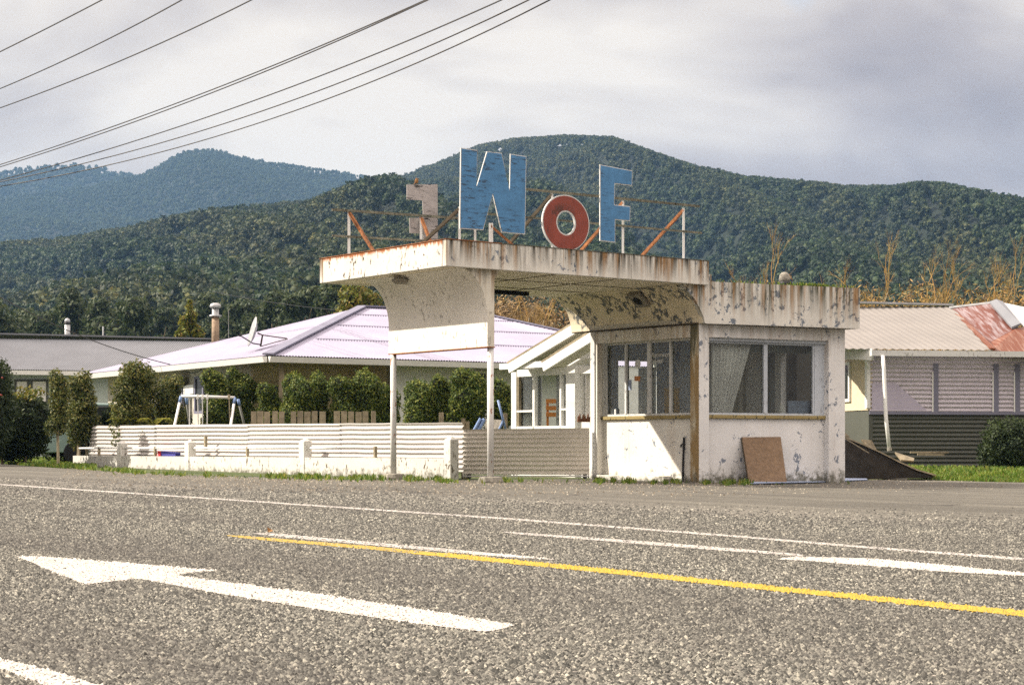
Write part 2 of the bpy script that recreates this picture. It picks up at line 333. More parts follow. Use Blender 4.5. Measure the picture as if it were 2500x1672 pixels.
# asphalt and markings
ROADD = Vector((-.64, .768, 0)); ROADN = Vector((.768, .64, 0))
def asphalt():
    m, t, b = mat('chip_seal_asphalt', (.15, .14, .13), .9); p = t.pos(); s = t.sep(p)
    w = t.m('ADD', t.m('MULTIPLY', s[0], ROADN.x), t.m('MULTIPLY', s[1], ROADN.y))
    al = t.map(p, (1, 1, 1), (0, 0, rad(-129.8))); al = t.map(al, (.06, 1, 1))
    c1 = t.sep(t.voro(p, 78, 'Color'))[0]; c2 = t.sep(t.voro(p, 33, 'Color'))[1]; d1 = t.voro(p, 78)
    f = t.m('ADD', t.m('MULTIPLY', c1, .62), t.m('MULTIPLY', c2, .38))
    f = t.m('ADD', f, t.m('MULTIPLY', t.m('SUBTRACT', t.noise(p, 9, 3, .6), .5), .45))
    coarse = t.ramp(f, [(.12, (.022, .021, .019)), (.36, (.075, .070, .061)), (.58, (.135, .125, .109)), (.8, (.25, .23, .195)), (.95, (.42, .38, .32))])
    f2 = t.m('ADD', t.m('MULTIPLY', t.sep(t.voro(p, 110, 'Color'))[0], .5), t.m('MULTIPLY', t.noise(p, 30, 3, .7), .5))
    fine = t.ramp(f2, [(.2, (.04, .038, .032)), (.5, (.10, .094, .078)), (.8, (.20, .188, .155))])
    wob = t.m('ADD', w, t.m('MULTIPLY', t.m('SUBTRACT', t.noise(al, .8, 3), .5), 2.2))
    c = t.mix(t.rng(wob, 9.6, 13.), coarse, fine)
    band = t.noise(al, 1.1, 4, .6); band2 = t.noise(al, 3.5, 3, .6)
    c = t.mix(1., c, t.ramp(band, [(.3, .62), (.5, 1.), (.7, 1.2)]), 'MULTIPLY')
    dk = t.m('MULTIPLY', t.rng(band2, .56, .66), t.rng(w, 9.6, 11.))
    c = t.mix(t.m('MULTIPLY', dk, .55), c, (.05, .045, .042))
    big = t.noise(p, .35, 3); c = t.mix(1., c, t.ramp(big, [(.35, .86), (.65, 1.1)]), 'MULTIPLY')
    crk = t.voro(t.map(p, (1, 1, 1), (0, 0, .4)), .35, feature='DISTANCE_TO_EDGE'); wv = t.noise(p, 3., 4, .7)
    ck = t.rng(t.m('ADD', crk, t.m('MULTIPLY', t.m('SUBTRACT', wv, .5), .10)), .004, .012, .7, 0.)
    c = t.mix(t.m('MULTIPLY', ck, t.rng(t.noise(p, .22, 2), .50, .56)), c, (.02, .019, .018))
    t.put(b.inputs['Base Color'], c)
    t.put(b.inputs['Normal'], t.bump(t.m('MULTIPLY', d1, -1.), .55, .012)); return m
def marking(name, col, dark=(.06, .055, .05), cover=.0):
    m, t, b = mat(name, col, .7); p = t.pos()
    c1 = t.sep(t.voro(p, 78, 'Color'))[2]; n = t.noise(p, 26, 4, .7); g = t.noise(p, 2.2, 3)
    f = t.m('ADD', t.m('ADD', t.m('MULTIPLY', c1, .5), t.m('MULTIPLY', n, .6)), t.m('MULTIPLY', g, .35))
    c = t.mix(t.rng(f, .86 - cover, .92 - cover), t.mix(t.rng(n, .35, .65), tuple(x * .82 for x in col), col), dark)
    t.put(b.inputs['Base Color'], c); t.put(b.inputs['Normal'], t.bump(t.m('MULTIPLY', t.voro(p, 78), -1.), .5, .01)); return m
M['asphalt'] = asphalt(); M['mwhite'] = marking('white_road_paint', (.50, .47, .43), cover=.04); M['myellow'] = marking('yellow_road_paint', (.43, .30, .045), (.12, .09, .03))
def soil():
    m, t, b = mat('grassy_earth', (.07, .08, .03), .95); p = t.pos()
    c = t.ramp(t.noise(p, .6, 5, .65), [(.3, (.035, .05, .015)), (.5, (.06, .09, .02)), (.7, (.13, .12, .06))])
    c = t.mix(t.rng(t.noise(p, 18, 4, .7), .4, .7), c, t.mix(1., c, (.5, .5, .5), 'MULTIPLY'))
    t.put(b.inputs['Base Color'], c); t.put(b.inputs['Normal'], t.bump(t.noise(p, 30, 3), .6, .03)); return m
M['soil'] = soil()
M['hillsoil'] = plain('hill_ground', (.010, .016, .009), .95, var=.4, sc=.05, bump=0)

# ------------------------------------------------------------------ ground, road, markings
def grid_ground():
    xs = [-4500, -60, -40, -20, -10, 0, 10, 20, 40, 60, 4500]; ys = [-60, 0, 20, 30, 40, 50, 60, 80, 120, 200, 400, 5200]
    vs = [(x, y, gz(x) - .03) for y in ys for x in xs]; n = len(xs)
    fs = [(j * n + i, j * n + i + 1, (j + 1) * n + i + 1, (j + 1) * n + i) for j in range(len(ys) - 1) for i in range(n - 1)]
    return MB().add(vs, fs).build('ground', M['soil'])
tag(grid_ground(), 'grassy earth running from the road to the hills', 'ground', kind='structure')
far = [(-2500, 1060), (-900, 1096), (-300, 1119), (0, 1131), (64, 1137), (190, 1146), (300, 1152), (455, 1159), (740, 1166), (1110, 1172)]
pts = [GP(*q) for q in far] + [gpt(1445, 33.2), gpt(1760, 34.2), gpt(2100, 35.), GP(2290, 1160), GP(2420, 1156), GP(2600, 1154), gpt(3600, 40)]
pts = [Vector((p.x, p.y, -AX * p.x)) for p in pts]
near = [V(55, -20, -AX * 55), V(-55, -20, AX * 55)]
rd = MB(); allp = pts + near; rd.add([(p.x, p.y, p.z) for p in allp], [tuple(reversed(range(len(allp))))])
tag(rd.build('road', M['asphalt']), 'grey chip sealed road and forecourt in front of the kiosk', 'road', kind='structure')
def strip(name, rows, m, label):
    mb = MB(); vs = []
    for px, yc, th in rows: vs += [GP(px, yc - th / 2, .004), GP(px, yc + th / 2, .004)]
    mb.add(vs, [(2 * i, 2 * i + 1, 2 * i + 3, 2 * i + 2) for i in range(len(rows) - 1)])
    return tag(mb.build(name, m), label, 'road marking', kind='structure')
def polymark(name, pts, m, label):
    p = [GP(px, py, .004) for px, py in pts]; bm = MB(); bm.add(p, [tuple(range(len(p)))])
    return tag(bm.build(name, m), label, 'road marking', kind='structure')
strip('road_edge_line', [(-500, 1151, 2), (0, 1183, 2.6), (533, 1218.6, 3.4), (1250, 1267.7, 4.4), (1783, 1309, 5), (2103, 1336, 5.5), (2500, 1366, 6.5), (3100, 1413, 8)], M['mwhite'], 'thin white line along the far edge of the road')
strip('yellow_centre_line', [(549, 1307.6, .8), (585, 1311, 5.5), (650, 1317, 7.5), (906, 1338.5, 8.5), (1250, 1373, 10), (1516, 1399, 10.5), (1783, 1427.5, 11), (2156, 1465.5, 12), (2500, 1500.5, 13), (3100, 1564, 18)], M['myellow'], 'long yellow line painted across the road')
strip('white_centre_line', [(618, 1303, .8), (660, 1305.5, 6), (693, 1308.5, 8), (906, 1328, 8), (1119, 1347, 8), (1250, 1359, 6), (1351, 1367, .8)], M['mwhite'], 'short white line just beyond the yellow line')
strip('lane_line', [(1226, 1299, .8), (1260, 1302.5, 5), (1516, 1321.5, 7.5), (1730, 1338.5, 8.5), (1960, 1357, 6)], M['mwhite'], 'white lane line leading to the far arrow')
a0 = lambda L: [(x / 1.876, 1120 + y / 1.876) for x, y in L]
polymark('road_arrow', a0([(75, 450), (130, 470), (230, 515), (390, 578), (500, 566), (620, 552), (660, 555), (1000, 620), (1500, 700), (1900, 757), (2220, 797), (2290, 785), (2360, 765), (2000, 705), (1400, 615), (880, 548), (800, 536), (880, 524), (1000, 513), (900, 508), (560, 478), (200, 452)]), M['mwhite'], 'large white arrow pointing left with a long shaft')
polymark('far_road_arrow', [(1895, 1367), (1964, 1370), (2156, 1385), (2316, 1398), (2500, 1407), (2900, 1440), (2900, 1432), (2500, 1400.5), (2289, 1379.6), (2113.5, 1363.6), (1943, 1358.8)], M['mwhite'], 'flat white arrow at the right beyond the yellow line')
polymark('near_lane_line', [(-300, 1560), (0, 1611), (107, 1634), (230, 1672), (420, 1730), (330, 1745), (96, 1672), (0, 1632), (-300, 1590)], M['mwhite'], 'white line in the near left corner of the road')

# real stone chips standing out of the seal (the road is seen almost edge on)
def chips():
    rng = np.random.default_rng(77); P_, S_ = [], []
    for y0, y1, dn, sz in ((3.6, 6.2, 11000, .0072), (6.2, 9., 8000, .0082), (9., 12., 5400, .0093), (12., 14.5, 3400, .0105), (14.5, 17.5, 1900, .011), (17.5, 21, 900, .012), (21, 27, 330, .013)):
        k_ = .345; n = int(k_ * (y1 ** 2 - y0 ** 2) * dn); y = np.sqrt(rng.uniform(y0 ** 2, y1 ** 2, n)); x = rng.uniform(-k_, k_, n) * y
        P_.append(np.stack([x, y], 1)); S_.append(sz * rng.uniform(.55, 1.35, n))
    p = np.concatenate(P_); sz = np.concatenate(S_); n = len(p); paint = np.zeros(n, np.float32)
    for o, v in MARKS:
        for poly in o.data.polygons:
            q = np.array([tuple(o.data.vertices[i].co)[:2] for i in poly.vertices]); ins_ = np.zeros(n, bool); j = len(q) - 1
            for i in range(len(q)):
                c = ((q[i, 1] > p[:, 1]) != (q[j, 1] > p[:, 1])) & (p[:, 0] < (q[j, 0] - q[i, 0]) * (p[:, 1] - q[i, 1]) / (q[j, 1] - q[i, 1] + 1e-12) + q[i, 0]); ins_ ^= c; j = i
            paint[ins_ & (rng.uniform(0, 1, n) < .80)] = v
    wq_ = p[:, 0] * ROADN.x + p[:, 1] * ROADN.y + rng.normal(0, 1.2, n) + .8 * np.sin(p[:, 0] * .9)
    keep = ~((paint > 0) & (p[:, 1] > 9.)) & (wq_ < 11.2); p, sz, paint = p[keep], sz[keep], paint[keep]; n = len(p)
    z = -AX * p[:, 0]; ang = rng.uniform(0, 6.28, n)[:, None] + np.arange(5) * 1.2566 + rng.normal(0, .25, (n, 5)); rr = sz[:, None] * rng.uniform(.75, 1.15, (n, 5))
    ring = np.stack([p[:, :1] + np.cos(ang) * rr, p[:, 1:] + np.sin(ang) * rr, np.repeat((z - .001)[:, None], 5, 1)], 2)
    hh = sz * rng.uniform(.35, .95, n) + np.where(paint > 0, .003, 0)
    top = np.stack([p[:, 0] + rng.normal(0, .3, n) * sz, p[:, 1] + rng.normal(0, .3, n) * sz, z + hh], 1)[:, None, :]
    vs = np.concatenate([ring, top], 1).reshape(-1, 3); b = np.arange(n)[:, None, None] * 6
    q = (b + np.array([[k, (k + 1) % 5, 5] for k in range(5)])[None]).reshape(-1, 3)
    m, t, bs = mat('stone_chips', (.2, .2, .2), .85)
    tn = t.a('ShaderNodeAttribute', attribute_name='tone').outputs['Fac']; pt = t.a('ShaderNodeAttribute', attribute_name='paint').outputs['Fac']
    c = t.ramp(tn, [(0, (.020, .021, .019)), (.3, (.068, .067, .058)), (.55, (.145, .141, .122)), (.8, (.26, .25, .21)), (1, (.46, .435, .355))])
    sp = t.sep(t.pos()); al = t.map(t.map(t.pos(), (1, 1, 1), (0, 0, rad(-129.8))), (.06, 1, 1)); tr = t.noise(al, .9, 3, .6)
    c = t.mix(t.rng(tr, .46, .68, .0, .42), c, (.06, .055, .05)); c = t.mix(t.rng(t.noise(t.pos(), .35, 3), .35, .65, .25, 0.), c, (.05, .047, .044))
    c = t.mix(t.rng(pt, .4, .5), c, (.50, .47, .425)); c = t.mix(t.rng(pt, 1.4, 1.5), c, (.42, .30, .045))
    t.put(bs.inputs['Base Color'], c)
    o = np_mesh('stone_chips', vs, q, m); me = o.data
    for k, arr in (('tone', np.repeat(rng.beta(1.2, 1.7, n), 6)), ('paint', np.repeat(paint, 6))):
        at = me.attributes.new(k, 'FLOAT', 'POINT'); at.data.foreach_set('value', arr.astype(np.float32))
    return tag(o, 'coarse stone chips standing out of the road seal', 'stone chips', kind='stuff')
MARKS = [(o, 2. if 'yellow' in o.name else 1.) for o in list(COL.objects) if o.get('category') == 'road marking']
chips()

# ------------------------------------------------------------------ service kiosk with its canopy
DL = Vector((-.602, .799, 0)).normalized(); DF = Vector((.799, .602, 0)).normalized()
ZT, ZB = 3.63, 3.233
C0 = Vector((-.98, 27.39, 0)); CL = 5.32; CW = 3.62
C1 = C0 + DF * CL
plF = Plane(C0, DF); plE = Plane(C0, -DL)          # canopy front, canopy end (t grows to the near corner side, negative = away)
kiosk = thing('service_kiosk', gpt(1700, 30.9), 'derelict white service kiosk with a flat canopy on two thin posts', 'building')
def L3(s, u, z): q = C0 + DF * s + DL * u; return Vector((q.x, q.y, z))
def cbox(mb, s0, s1, u0, u1, z0, z1, mi=0):
    return mb.hexa([L3(s0, u0, z0), L3(s1, u0, z0), L3(s1, u1, z0), L3(s0, u1, z0), L3(s0, u0, z1), L3(s1, u0, z1), L3(s1, u1, z1), L3(s0, u1, z1)], mi)
def fascia(s0, s1, u0, u1, m, jx=()):
    mb = MB(); cbox(mb, s0, s1, u0, u1, ZB, ZT); return mb.build('canopy_fascia', m, kiosk, bevel=.008)
fascia(.0, 1.02, 0, .09, M['fascia'])['label'] = 'dirty grey fascia section at the near corner'
fascia(1.028, 3.62, 0, .09, M['fascia']); fascia(3.63, CL, 0, .09, M['fascia'])
fascia(0, .09, .095, CW - .1, M['fascia_end'])['label'] = 'sunlit white canopy end with a rusty top edge'
fascia(0, CL, CW - .09, CW, M['fascia'])
mb = MB(); cbox(mb, .092, CL, .092, CW - .092, ZT - .09, ZT - .03); mb.build('canopy_roof', M['steel'], kiosk)
mb = MB(); cbox(mb, -.012, 1.03, -.012, .1, ZT + .001, ZT + .012); cbox(mb, -.012, .1, .1, CW, ZT + .001, ZT + .012); mb.build('roof_edge_flashing', M['rustbar'], kiosk); mb = MB(); cbox(mb, 1.035, CL, -.01, .1, ZT + .001, ZT + .009); mb.build('roof_edge_flashing', M['mossrail'], kiosk)
# bracket positions
front = Plane(L3(0, .1, 0), DF)
SB = front.t(1190); sk_pl = Plane(C0, DF); SK = CL - .04
def soffit(s0, s1, u0, u1):
    mb = MB(); cbox(mb, s0, s1, u0, u1, ZB + .004, ZB + .03)
    return mb.build('soffit', M['soffit'], kiosk)
soffit(.095, SB + .05, .095, CW - .095)
soffit(SB + .05, CL - .02, .095, CW - .75)
soffit(SB + 2.9, CL - .02, CW - .75, CW - .095)
mb = MB()
for s_ in (SB + 1.3, SB + 2.55): cbox(mb, s_, s_ + .014, .1, CW - .1, ZB - .004, ZB + .004)
for u_ in (1.25, 2.4): cbox(mb, SB + .2, CL - .6, u_, u_ + .014, ZB - .0045, ZB + .0035)
cbox(mb, .1, SB - .5, 1.6, 1.614, ZB - .004, ZB + .004)
mb.build('joint_strip', M['darkbar'], kiosk)
mb = MB(); cbox(mb, SB + .2, SB + 2.95, CW - .72, CW - .60, ZB - .06, ZB + .03); mb.build('dark_soffit_gap', M['dark'], kiosk)  # black slab: the darkness inside the open soffit gap put into its colour
def cove(s_, rs, rz, zb, thick, u0, u1, m, nm, sm=True):
    prof = []
    N = 14
    for i in range(N + 1):
        a = math.pi / 2 * i / N                      # from the soffit to the upright face
        prof.append((s_ - rs + rs * math.sin(a), ZB + .002 - rz * (1 - math.cos(a))))
    prof.append((s_, zb)); prof.append((s_ + thick, zb)); prof.append((s_ + thick, ZB - .14)); prof.append((s_ + thick + .1, ZB + .002))
    mb = MB(); n = len(prof)
    A = [L3(a, u0, z) for a, z in prof]; B = [L3(a, u1, z) for a, z in prof]
    mb.add(A + B, [tuple(range(n))], 1); mb.f.append(tuple(range(2 * n - 1, n - 1, -1))); mb.mi.append(1)
    for i in range(n):
        mb.f.append((i, i + n, (i + 1) % n + n, (i + 1) % n)); mb.mi.append(0 if i <= N else 1)
    return mb.build(nm, m, kiosk)
cove(SB, .52, .74, 2.071, .13, .1, 2.83, [M['board'], M['web']], 'curved_bracket')
mb = MB(); cbox(mb, SB - .012, SB - .002, .1, 2.83, 2.055, 2.071); cbox(mb, SB - .002, SB + .14, .09, 2.84, 2.055, 2.070); mb.build('bracket_trim', M['rustbar'], kiosk)
mb = MB(); cc = L3(1.0, .95, ZB)                      # lamp under the canopy
lp = P(977, 684, 29.05); mb = MB()
mb.lathe(V(lp.x, lp.y, ZB - .12), [(.08, 0), (.13, .03), (.14, .07), (.10, .075), (.10, .118)], 14); mb.build('ceiling_lamp', M['concrete'], kiosk, smooth=False)
# posts
for px, s_u in ((1197.5, .16), (960.5, 2.74)):
    pl = Plane(L3(0, s_u, 0), DF); q = pl.pt(pl.t(px), 0)
    g0 = gz(q.x)
    mb = MB(); mb.tube([V(q.x, q.y, g0 + .06), V(q.x, q.y, 2.056)], .05, 14); p_ = mb.build('canopy_post', weathered('post_paint', (.72, .72, .70), 0, speck=.3, chip=.9, chipcol=(.3, .12, .05)), kiosk, smooth=True)
    mb = MB(); mb.tube([V(q.x, q.y, g0 - .06), V(q.x, q.y, g0 + .02), V(q.x, q.y, g0 + .085), V(q.x, q.y, g0 + .09)], [.2, .2, .175, .12], 9); mb.build('concrete_foot', M['concrete'], kiosk, bevel=.012)

# kiosk body
K0 = Vector((PX(1706, 30.75), 30.75, 0)); K1 = Vector((PX(1441, 32.95), 32.95, 0)); K3 = Vector((PX(2050, 32.1), 32.1, 0)); K2 = K1 + (K3 - K0)
wl = Plane(K1, K0 - K1); wf = Plane(K0, K3 - K0)       # left wall (t from far to near), front wall; normals towards the camera side
LL, LF = (K0 - K1).length, (K3 - K0).length
Z0, ZW = -.12, 2.6; ZS, ZH = 1.09, 2.385
tl = lambda px: wl.t(px); tf = lambda px: wf.t(px)
def wslab(pl, t0, t1, z0, z1, o0, o1, m, nm, bev=.006): mb = MB(); mb.slab(pl, t0, t1, z0, z1, o0, o1); return mb.build(nm, m, kiosk, bevel=bev)
IN = -.13
# left wall
wslab(wl, 0, tl(1458), Z0, ZW, -.3, 0, M['wall'], 'pillar'); 
wslab(wl, tl(1685), LL - .004, Z0, ZW, -.22, .0, M['pillar'], 'pillar')['label'] = 'moss stained corner pillar'
wslab(wl, tl(1458) - .0, tl(1685), ZH, ZW - .003, -.25, -.004, M['wall'], 'lintel')
wslab(wl, tl(1458), tl(1685), Z0, ZS - .06, -.25, IN, M['wall'], 'wall')
wslab(wl, tl(1458) - .03, tl(1625), Z0 - .02, .055, -.2, .05, M['wall'], 'plinth')
wslab(wl, tl(1458), tl(1685), ZS - .059, ZS, -.25, IN + .05, M['sill'], 'window_sill')
# front wall
wslab(wf, .004, tf(1731), Z0, ZW, -.22, .004, M['wall_front'], 'pillar')
wslab(wf, tf(2023), LF, Z0, ZW, -.3, .003, M['wall_front'], 'pillar')
wslab(wf, tf(1731), tf(2023), ZH, ZW - .003, -.25, -.002, M['wall_front'], 'lintel')
wslab(wf, tf(1731), tf(2023), Z0, ZS - .06, -.25, IN, M['wall_front'], 'wall')
wslab(wf, tf(1731), tf(2023), ZS - .059, ZS, -.25, IN + .05, M['sill'], 'window_sill')
# rear and right walls, with their own openings
wr = Plane(K1, K2 - K1); wg = Plane(K3, K2 - K3); LR = (K2 - K1).length; LG = (K2 - K3).length
for a, b, z0, z1 in ((0, .5, Z0, ZW), (.5, 1.3, Z0, 1.0), (.5, 1.3, 2.1, ZW), (1.3, LR, Z0, ZW)):
    wslab(wr, a + .004, b, z0, z1, 0, .14, M['wall_front'], 'rear_wall', 0)
for a, b, z0, z1 in ((.0, .5, Z0, ZW), (.5, 1.4, Z0, .9), (.5, 1.4, 2.25, ZW), (1.4, LG, Z0, ZW)):
    wslab(wg, a + .004, b, z0, z1, -.0, .14, M['wall_front'], 'side_wall', 0)
mb = MB(); mb.prism([K0 + UP * (ZW + .002), K3 + UP * (ZW + .002), K2 + UP * (ZW + .002), K1 + UP * (ZW + .002)], (0, 0, .1)); mb.build('ceiling', M['fibro'], kiosk)
mb = MB(); mb.prism([K0 + UP * -.1 + (K2 - K0) * .05, K3 + UP * -.1 + (K1 - K3) * .05, K2 + UP * -.1 + (K0 - K2) * .05, K1 + UP * -.1 + (K3 - K1) * .05], (0, 0, .14)); mb.build('floor', M['concrete'], kiosk)
# windows
def window(pl, t0, t1, z0, z1, off, muls, wmat, fr=.035):
    mb = MB(); d0, d1 = off - .035, off + .02
    mb.slab(pl, t0, t1, z0, z0 + fr, d0, d1); mb.slab(pl, t0, t1, z1 - fr, z1, d0, d1)
    mb.slab(pl, t0, t0 + fr, z0 + fr, z1 - fr, d0, d1); mb.slab(pl, t1 - fr, t1, z0 + fr, z1 - fr, d0, d1)
    w = mb.build('window', wmat, kiosk)
    for mt, mw in muls:
        m2 = MB(); m2.slab(pl, mt - mw / 2, mt + mw / 2, z0 + fr, z1 - fr, d0 - .002, d1 + .01); m2.build('mullion', wmat, w)
    e = [t0 + fr] + sorted(mt for mt, _ in muls) + [t1 - fr]
    for a, b in zip(e, e[1:]):
        m2 = MB(); m2.add([pl.pt(a, z0 + fr, off - .01), pl.pt(b, z0 + fr, off - .01), pl.pt(b, z1 - fr, off - .01), pl.pt(a, z1 - fr, off - .01)], [(0, 1, 2, 3)]); m2.build('pane', M['glass'], w)
    return w
wlp = wl.shift(IN - .03); wfp = wf.shift(IN - .03)
window(wl, tl(1458) + .06, tl(1685), ZS + .001, ZH - .001, IN - .03, [(wlp.t(1530), .045), (wlp.t(1587), .09), (wlp.t(1639), .045)], M['grimywhite'])
wslab(wl, tl(1458) + .0, tl(1458) + .058, ZS + .001, ZH - .001, IN - .12, IN + .02, M['grimywhite'], 'window_jamb', 0)
window(wf, tf(1731) + .002, tf(2000), ZS + .001, ZH - .05, IN - .03, [(wfp.t(1867), .075)], M['bluewhite'])
wslab(wf, tf(1731), tf(2023), ZH - .049, ZH, IN - .1, IN + .06, M['bluewhite'], 'window_head', 0)
wslab(wf, tf(2000) + .002, tf(2023), ZS + .001, ZH - .051, IN - .1, IN + .0, M['bluewhite'], 'window_jamb', 0)
# eave trim (thin dark flashing under parapet and cove)
mb = MB(); mb.slab(wl, -.45, LL, ZW - .0, ZW + .02, -.1, .05); mb.build('eave_flashing', M['darkbar'], kiosk)
mb = MB(); mb.slab(wf, 0.052, LF + .1, ZW - .0, ZW + .02, -.1, .06); mb.build('eave_flashing', M['darkbar'], kiosk)
# cove down to the kiosk wall: runs along DL, outer foot on the wall line
FOOT = Vector((PX(1721, 30.62), 30.62, 0)) - C0; SKK = FOOT.dot(DF); UK = FOOT.dot(DL)
cove(SKK, .53, .625, ZW + .022, .1, .12, CW - .02, [M['cove'], M['web']], 'curved_bracket')['label'] = 'peeling curved soffit above the kiosk side window'
mb = MB()                                             # square vent with a round hole in the cove
vp = P(1513, 757, 32.); pc = L3(SKK - .24, 1.45, ZB - .15)
nn_ = (DF * -.62 + UP * -.78).normalized(); tx = DL; ty = nn_.cross(tx).normalized()
qd = [pc + nn_ * .05 + tx * a * .16 + ty * b * .16 for a, b in ((-1, -1), (1, -1), (1, 1), (-1, 1))]; mb.prism(qd, -nn_ * .05); mb.build('vent_plate', M['concrete'], kiosk)
mb = MB(); ring = [pc + nn_ * .052 + tx * math.cos(k * math.pi / 8) * .09 + ty * math.sin(k * math.pi / 8) * .09 for k in range(16)]; mb.prism(ring, nn_ * .01); mb.build('vent_hole', M['dark'], kiosk)
# parapet
Pa = Vector((PX(1723, 30.64), 30.64, 0)); Pb = Vector((PX(2099, 31.97), 31.97, 0)); wp = Plane(Pa, Pb - Pa)
outl = [(1660, 697), (1680, 711), (1697, 731), (1710, 755), (1718, 775), (1722, 787)]
pz = [wp.at(x, y) for x, y in outl]; LPp = (Pb - Pa).length
pz += [wp.pt(LPp, 2.60), wp.pt(LPp, 3.30), wp.pt(wp.t(1737), 3.30), wp.pt(wp.t(1737), 3.42), wp.pt(wp.t(1668), 3.42)]
pz[5] = wp.pt(wp.t(1722), 2.60)
mb = MB(); mb.prism(pz, -wp.n * .12); mb.build('parapet', M['parapet'], kiosk)
sideD = (K2 - K3).normalized(); mb = MB(); q0 = Pb - wp.n * .122
mb.hexa([V(q0.x, q0.y, 2.60) - wp.d * .12, V(q0.x, q0.y, 2.60), V(q0.x, q0.y, 2.60) + sideD * 2.9, V(q0.x, q0.y, 2.60) + sideD * 2.9 - wp.d * .12] + [V(q0.x, q0.y, 3.30) - wp.d * .12, V(q0.x, q0.y, 3.30), V(q0.x, q0.y, 3.30) + sideD * 2.9, V(q0.x, q0.y, 3.30) + sideD * 2.9 - wp.d * .12])
mb.build('parapet', M['parapet'], kiosk)
mb = MB(); a_, b_ = Pa - wp.n * .125, Pb - wp.n * .125 - wp.d * .13
mb.prism([V(a_.x, a_.y, 3.0), V(b_.x, b_.y, 3.0), V(b_.x, b_.y, 3.0) + sideD * 2.7, V(a_.x, a_.y, 3.0) + sideD * 2.7], (0, 0, .06)); mb.build('roof', M['steel'], kiosk)
mb = MB(); r0 = Pa + wp.n * -.13; mb.slab(wp, -.02, LPp - .002, 2.602, 2.618, -.35, -.125); mb.build('parapet_soffit', M['soffit'], kiosk)
# roof flue
fl = P(1918, 700, 32.9); mb = MB(); mb.lathe(V(fl.x, fl.y, 3.06), [(.085, 0), (.085, .36)], 14); mb.build('flue_pipe', M['steel'], kiosk, smooth=True)
mb = MB(); mb.lathe(V(fl.x, fl.y, 3.43), [(.06, -.01), (.115, .0), (.125, .03), (.115, .07)], 14, 1)
for k in range(1): mb.lathe(V(fl.x - .02, fl.y, 3.50), [(.10, 0), (.10, .06), (.085, .12), (.05, .16), (.01, .17)], 14, 0)
mb.build('flue_cowl', [M['concrete'], M['black']], kiosk, smooth=True)
# black pipe on side wall
bp = wl.shift(IN + .03); mb = MB(); mb.tube([bp.at(1667, 1176), bp.at(1668, 1120), bp.at(1670, 1067)], [.02, .018, .02], 8); mb.tube([bp.at(1669, 1082), bp.at(1663, 1086), bp.at(1662, 1091)], .014, 6); mb.build('wall_pipe', M['black'], kiosk)
# text on the glass
def text_mesh(body, org, xdir, ydir, size, m, parent, name='window_lettering', th=.002):
    cu = bpy.data.curves.new('txt', 'FONT'); cu.body = body; cu.size = size; cu.extrude = 0
    to = bpy.data.objects.new('txt', cu); me = to.to_mesh()
    mb = MB(); xdir = xdir.normalized(); ydir = ydir.normalized()
    mb.add([Vector(org) + xdir * v.co.x + ydir * v.co.y for v in me.vertices], [tuple(p.vertices) for p in me.polygons])
    to.to_mesh_clear(); bpy.data.objects.remove(to); return mb.build(name, m, parent)
lp = wl.shift(IN - .03 + .002); o_ = lp.at(1588, 872); s_ = (lp.at(1637, 872) - o_).length
text_mesh('Motorways', o_, wl.d, UP, s_ / 4.75, M['white'], kiosk); text_mesh('Limited', lp.at(1588, 887), wl.d, UP, s_ / 4.75, M['white'], kiosk)
for (x0, y0, x1, y1, mm) in ((1549, 918, 1563, 930, 'orange'), (1534, 927, 1542, 952, 'bluesheet')):
    mb = MB(); mb.prism([lp.at(x0, y1), lp.at(x1, y1), lp.at(x1, y0), lp.at(x0, y0)], -wl.n * .001); mb.build('window_sticker', M[mm], kiosk)
mb = MB(); c_ = lp.at(1557, 888); mb.prism([c_ + (wl.d * math.cos(k * math.pi / 10) + UP * math.sin(k * math.pi / 10)) * .075 for k in range(20)], -wl.n * .001); mb.build('round_window_sticker', M['grimywhite'], kiosk)
# interior pieces
def curtain_mesh(pl, t0, t1, z0, z1, waves, amp, m, par, nm='curtain', lean=0, lab=None):
    mb = MB(); n = waves * 6; vs = []
    for j in range(2):
        for i in range(n + 1):
            u = i / n; tt = t0 + (t1 - t0) * u
            if j == 0: tt = t0 + (t1 - t0) * u * (1 - lean)
            vs.append(pl.pt(tt, (z0, z1)[j], amp * math.sin(u * waves * 2 * math.pi) * (1 + .3 * math.sin(u * 9))))
    mb.add(vs, [(i, i + 1, n + 2 + i, n + 1 + i) for i in range(n)]); o = mb.build(nm, m, par, smooth=True)
    if lab: o['label'] = lab
    return o
i1 = wf.shift(-.32); curtain_mesh(i1, i1.t(1737), i1.t(1838), ZS - .05, ZH + .02, 10, .035, M['curtain'], kiosk, lean=.55)
i2 = wl.shift(-.5); curtain_mesh(i2, i2.t(1560), i2.t(1600), ZS - .05, 1.95, 5, .03, M['curtain'], kiosk)
i3 = wf.shift(-2.25)
mb = MB(); mb.slab(i3, i3.t(1790), i3.t(2010), .0, 2.45, -.03, 0); mb.build('partition', plain('green_beige_lining', (.36, .33, .22), .8), kiosk)
mb = MB(); mb.slab(i3, i3.t(1803), i3.t(1812), .0, 1.95, .001, .03); mb.slab(i3, i3.t(1812), i3.t(1858), 1.88, 1.95, .001, .03); mb.slab(i3, i3.t(1849), i3.t(1858), .0, 1.88, .001, .03); mb.build('door_frame', M['fibro'], kiosk)
i4 = wf.shift(-1.2)
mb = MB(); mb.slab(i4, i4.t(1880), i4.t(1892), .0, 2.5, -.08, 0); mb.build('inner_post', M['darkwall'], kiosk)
mb = MB(); mb.slab(i4, i4.t(1945), i4.t(1993), .0, 2.28, -.4, 0); mb.build('cabinet', plain('dark_cabinet', (.05, .045, .035), .6), kiosk)
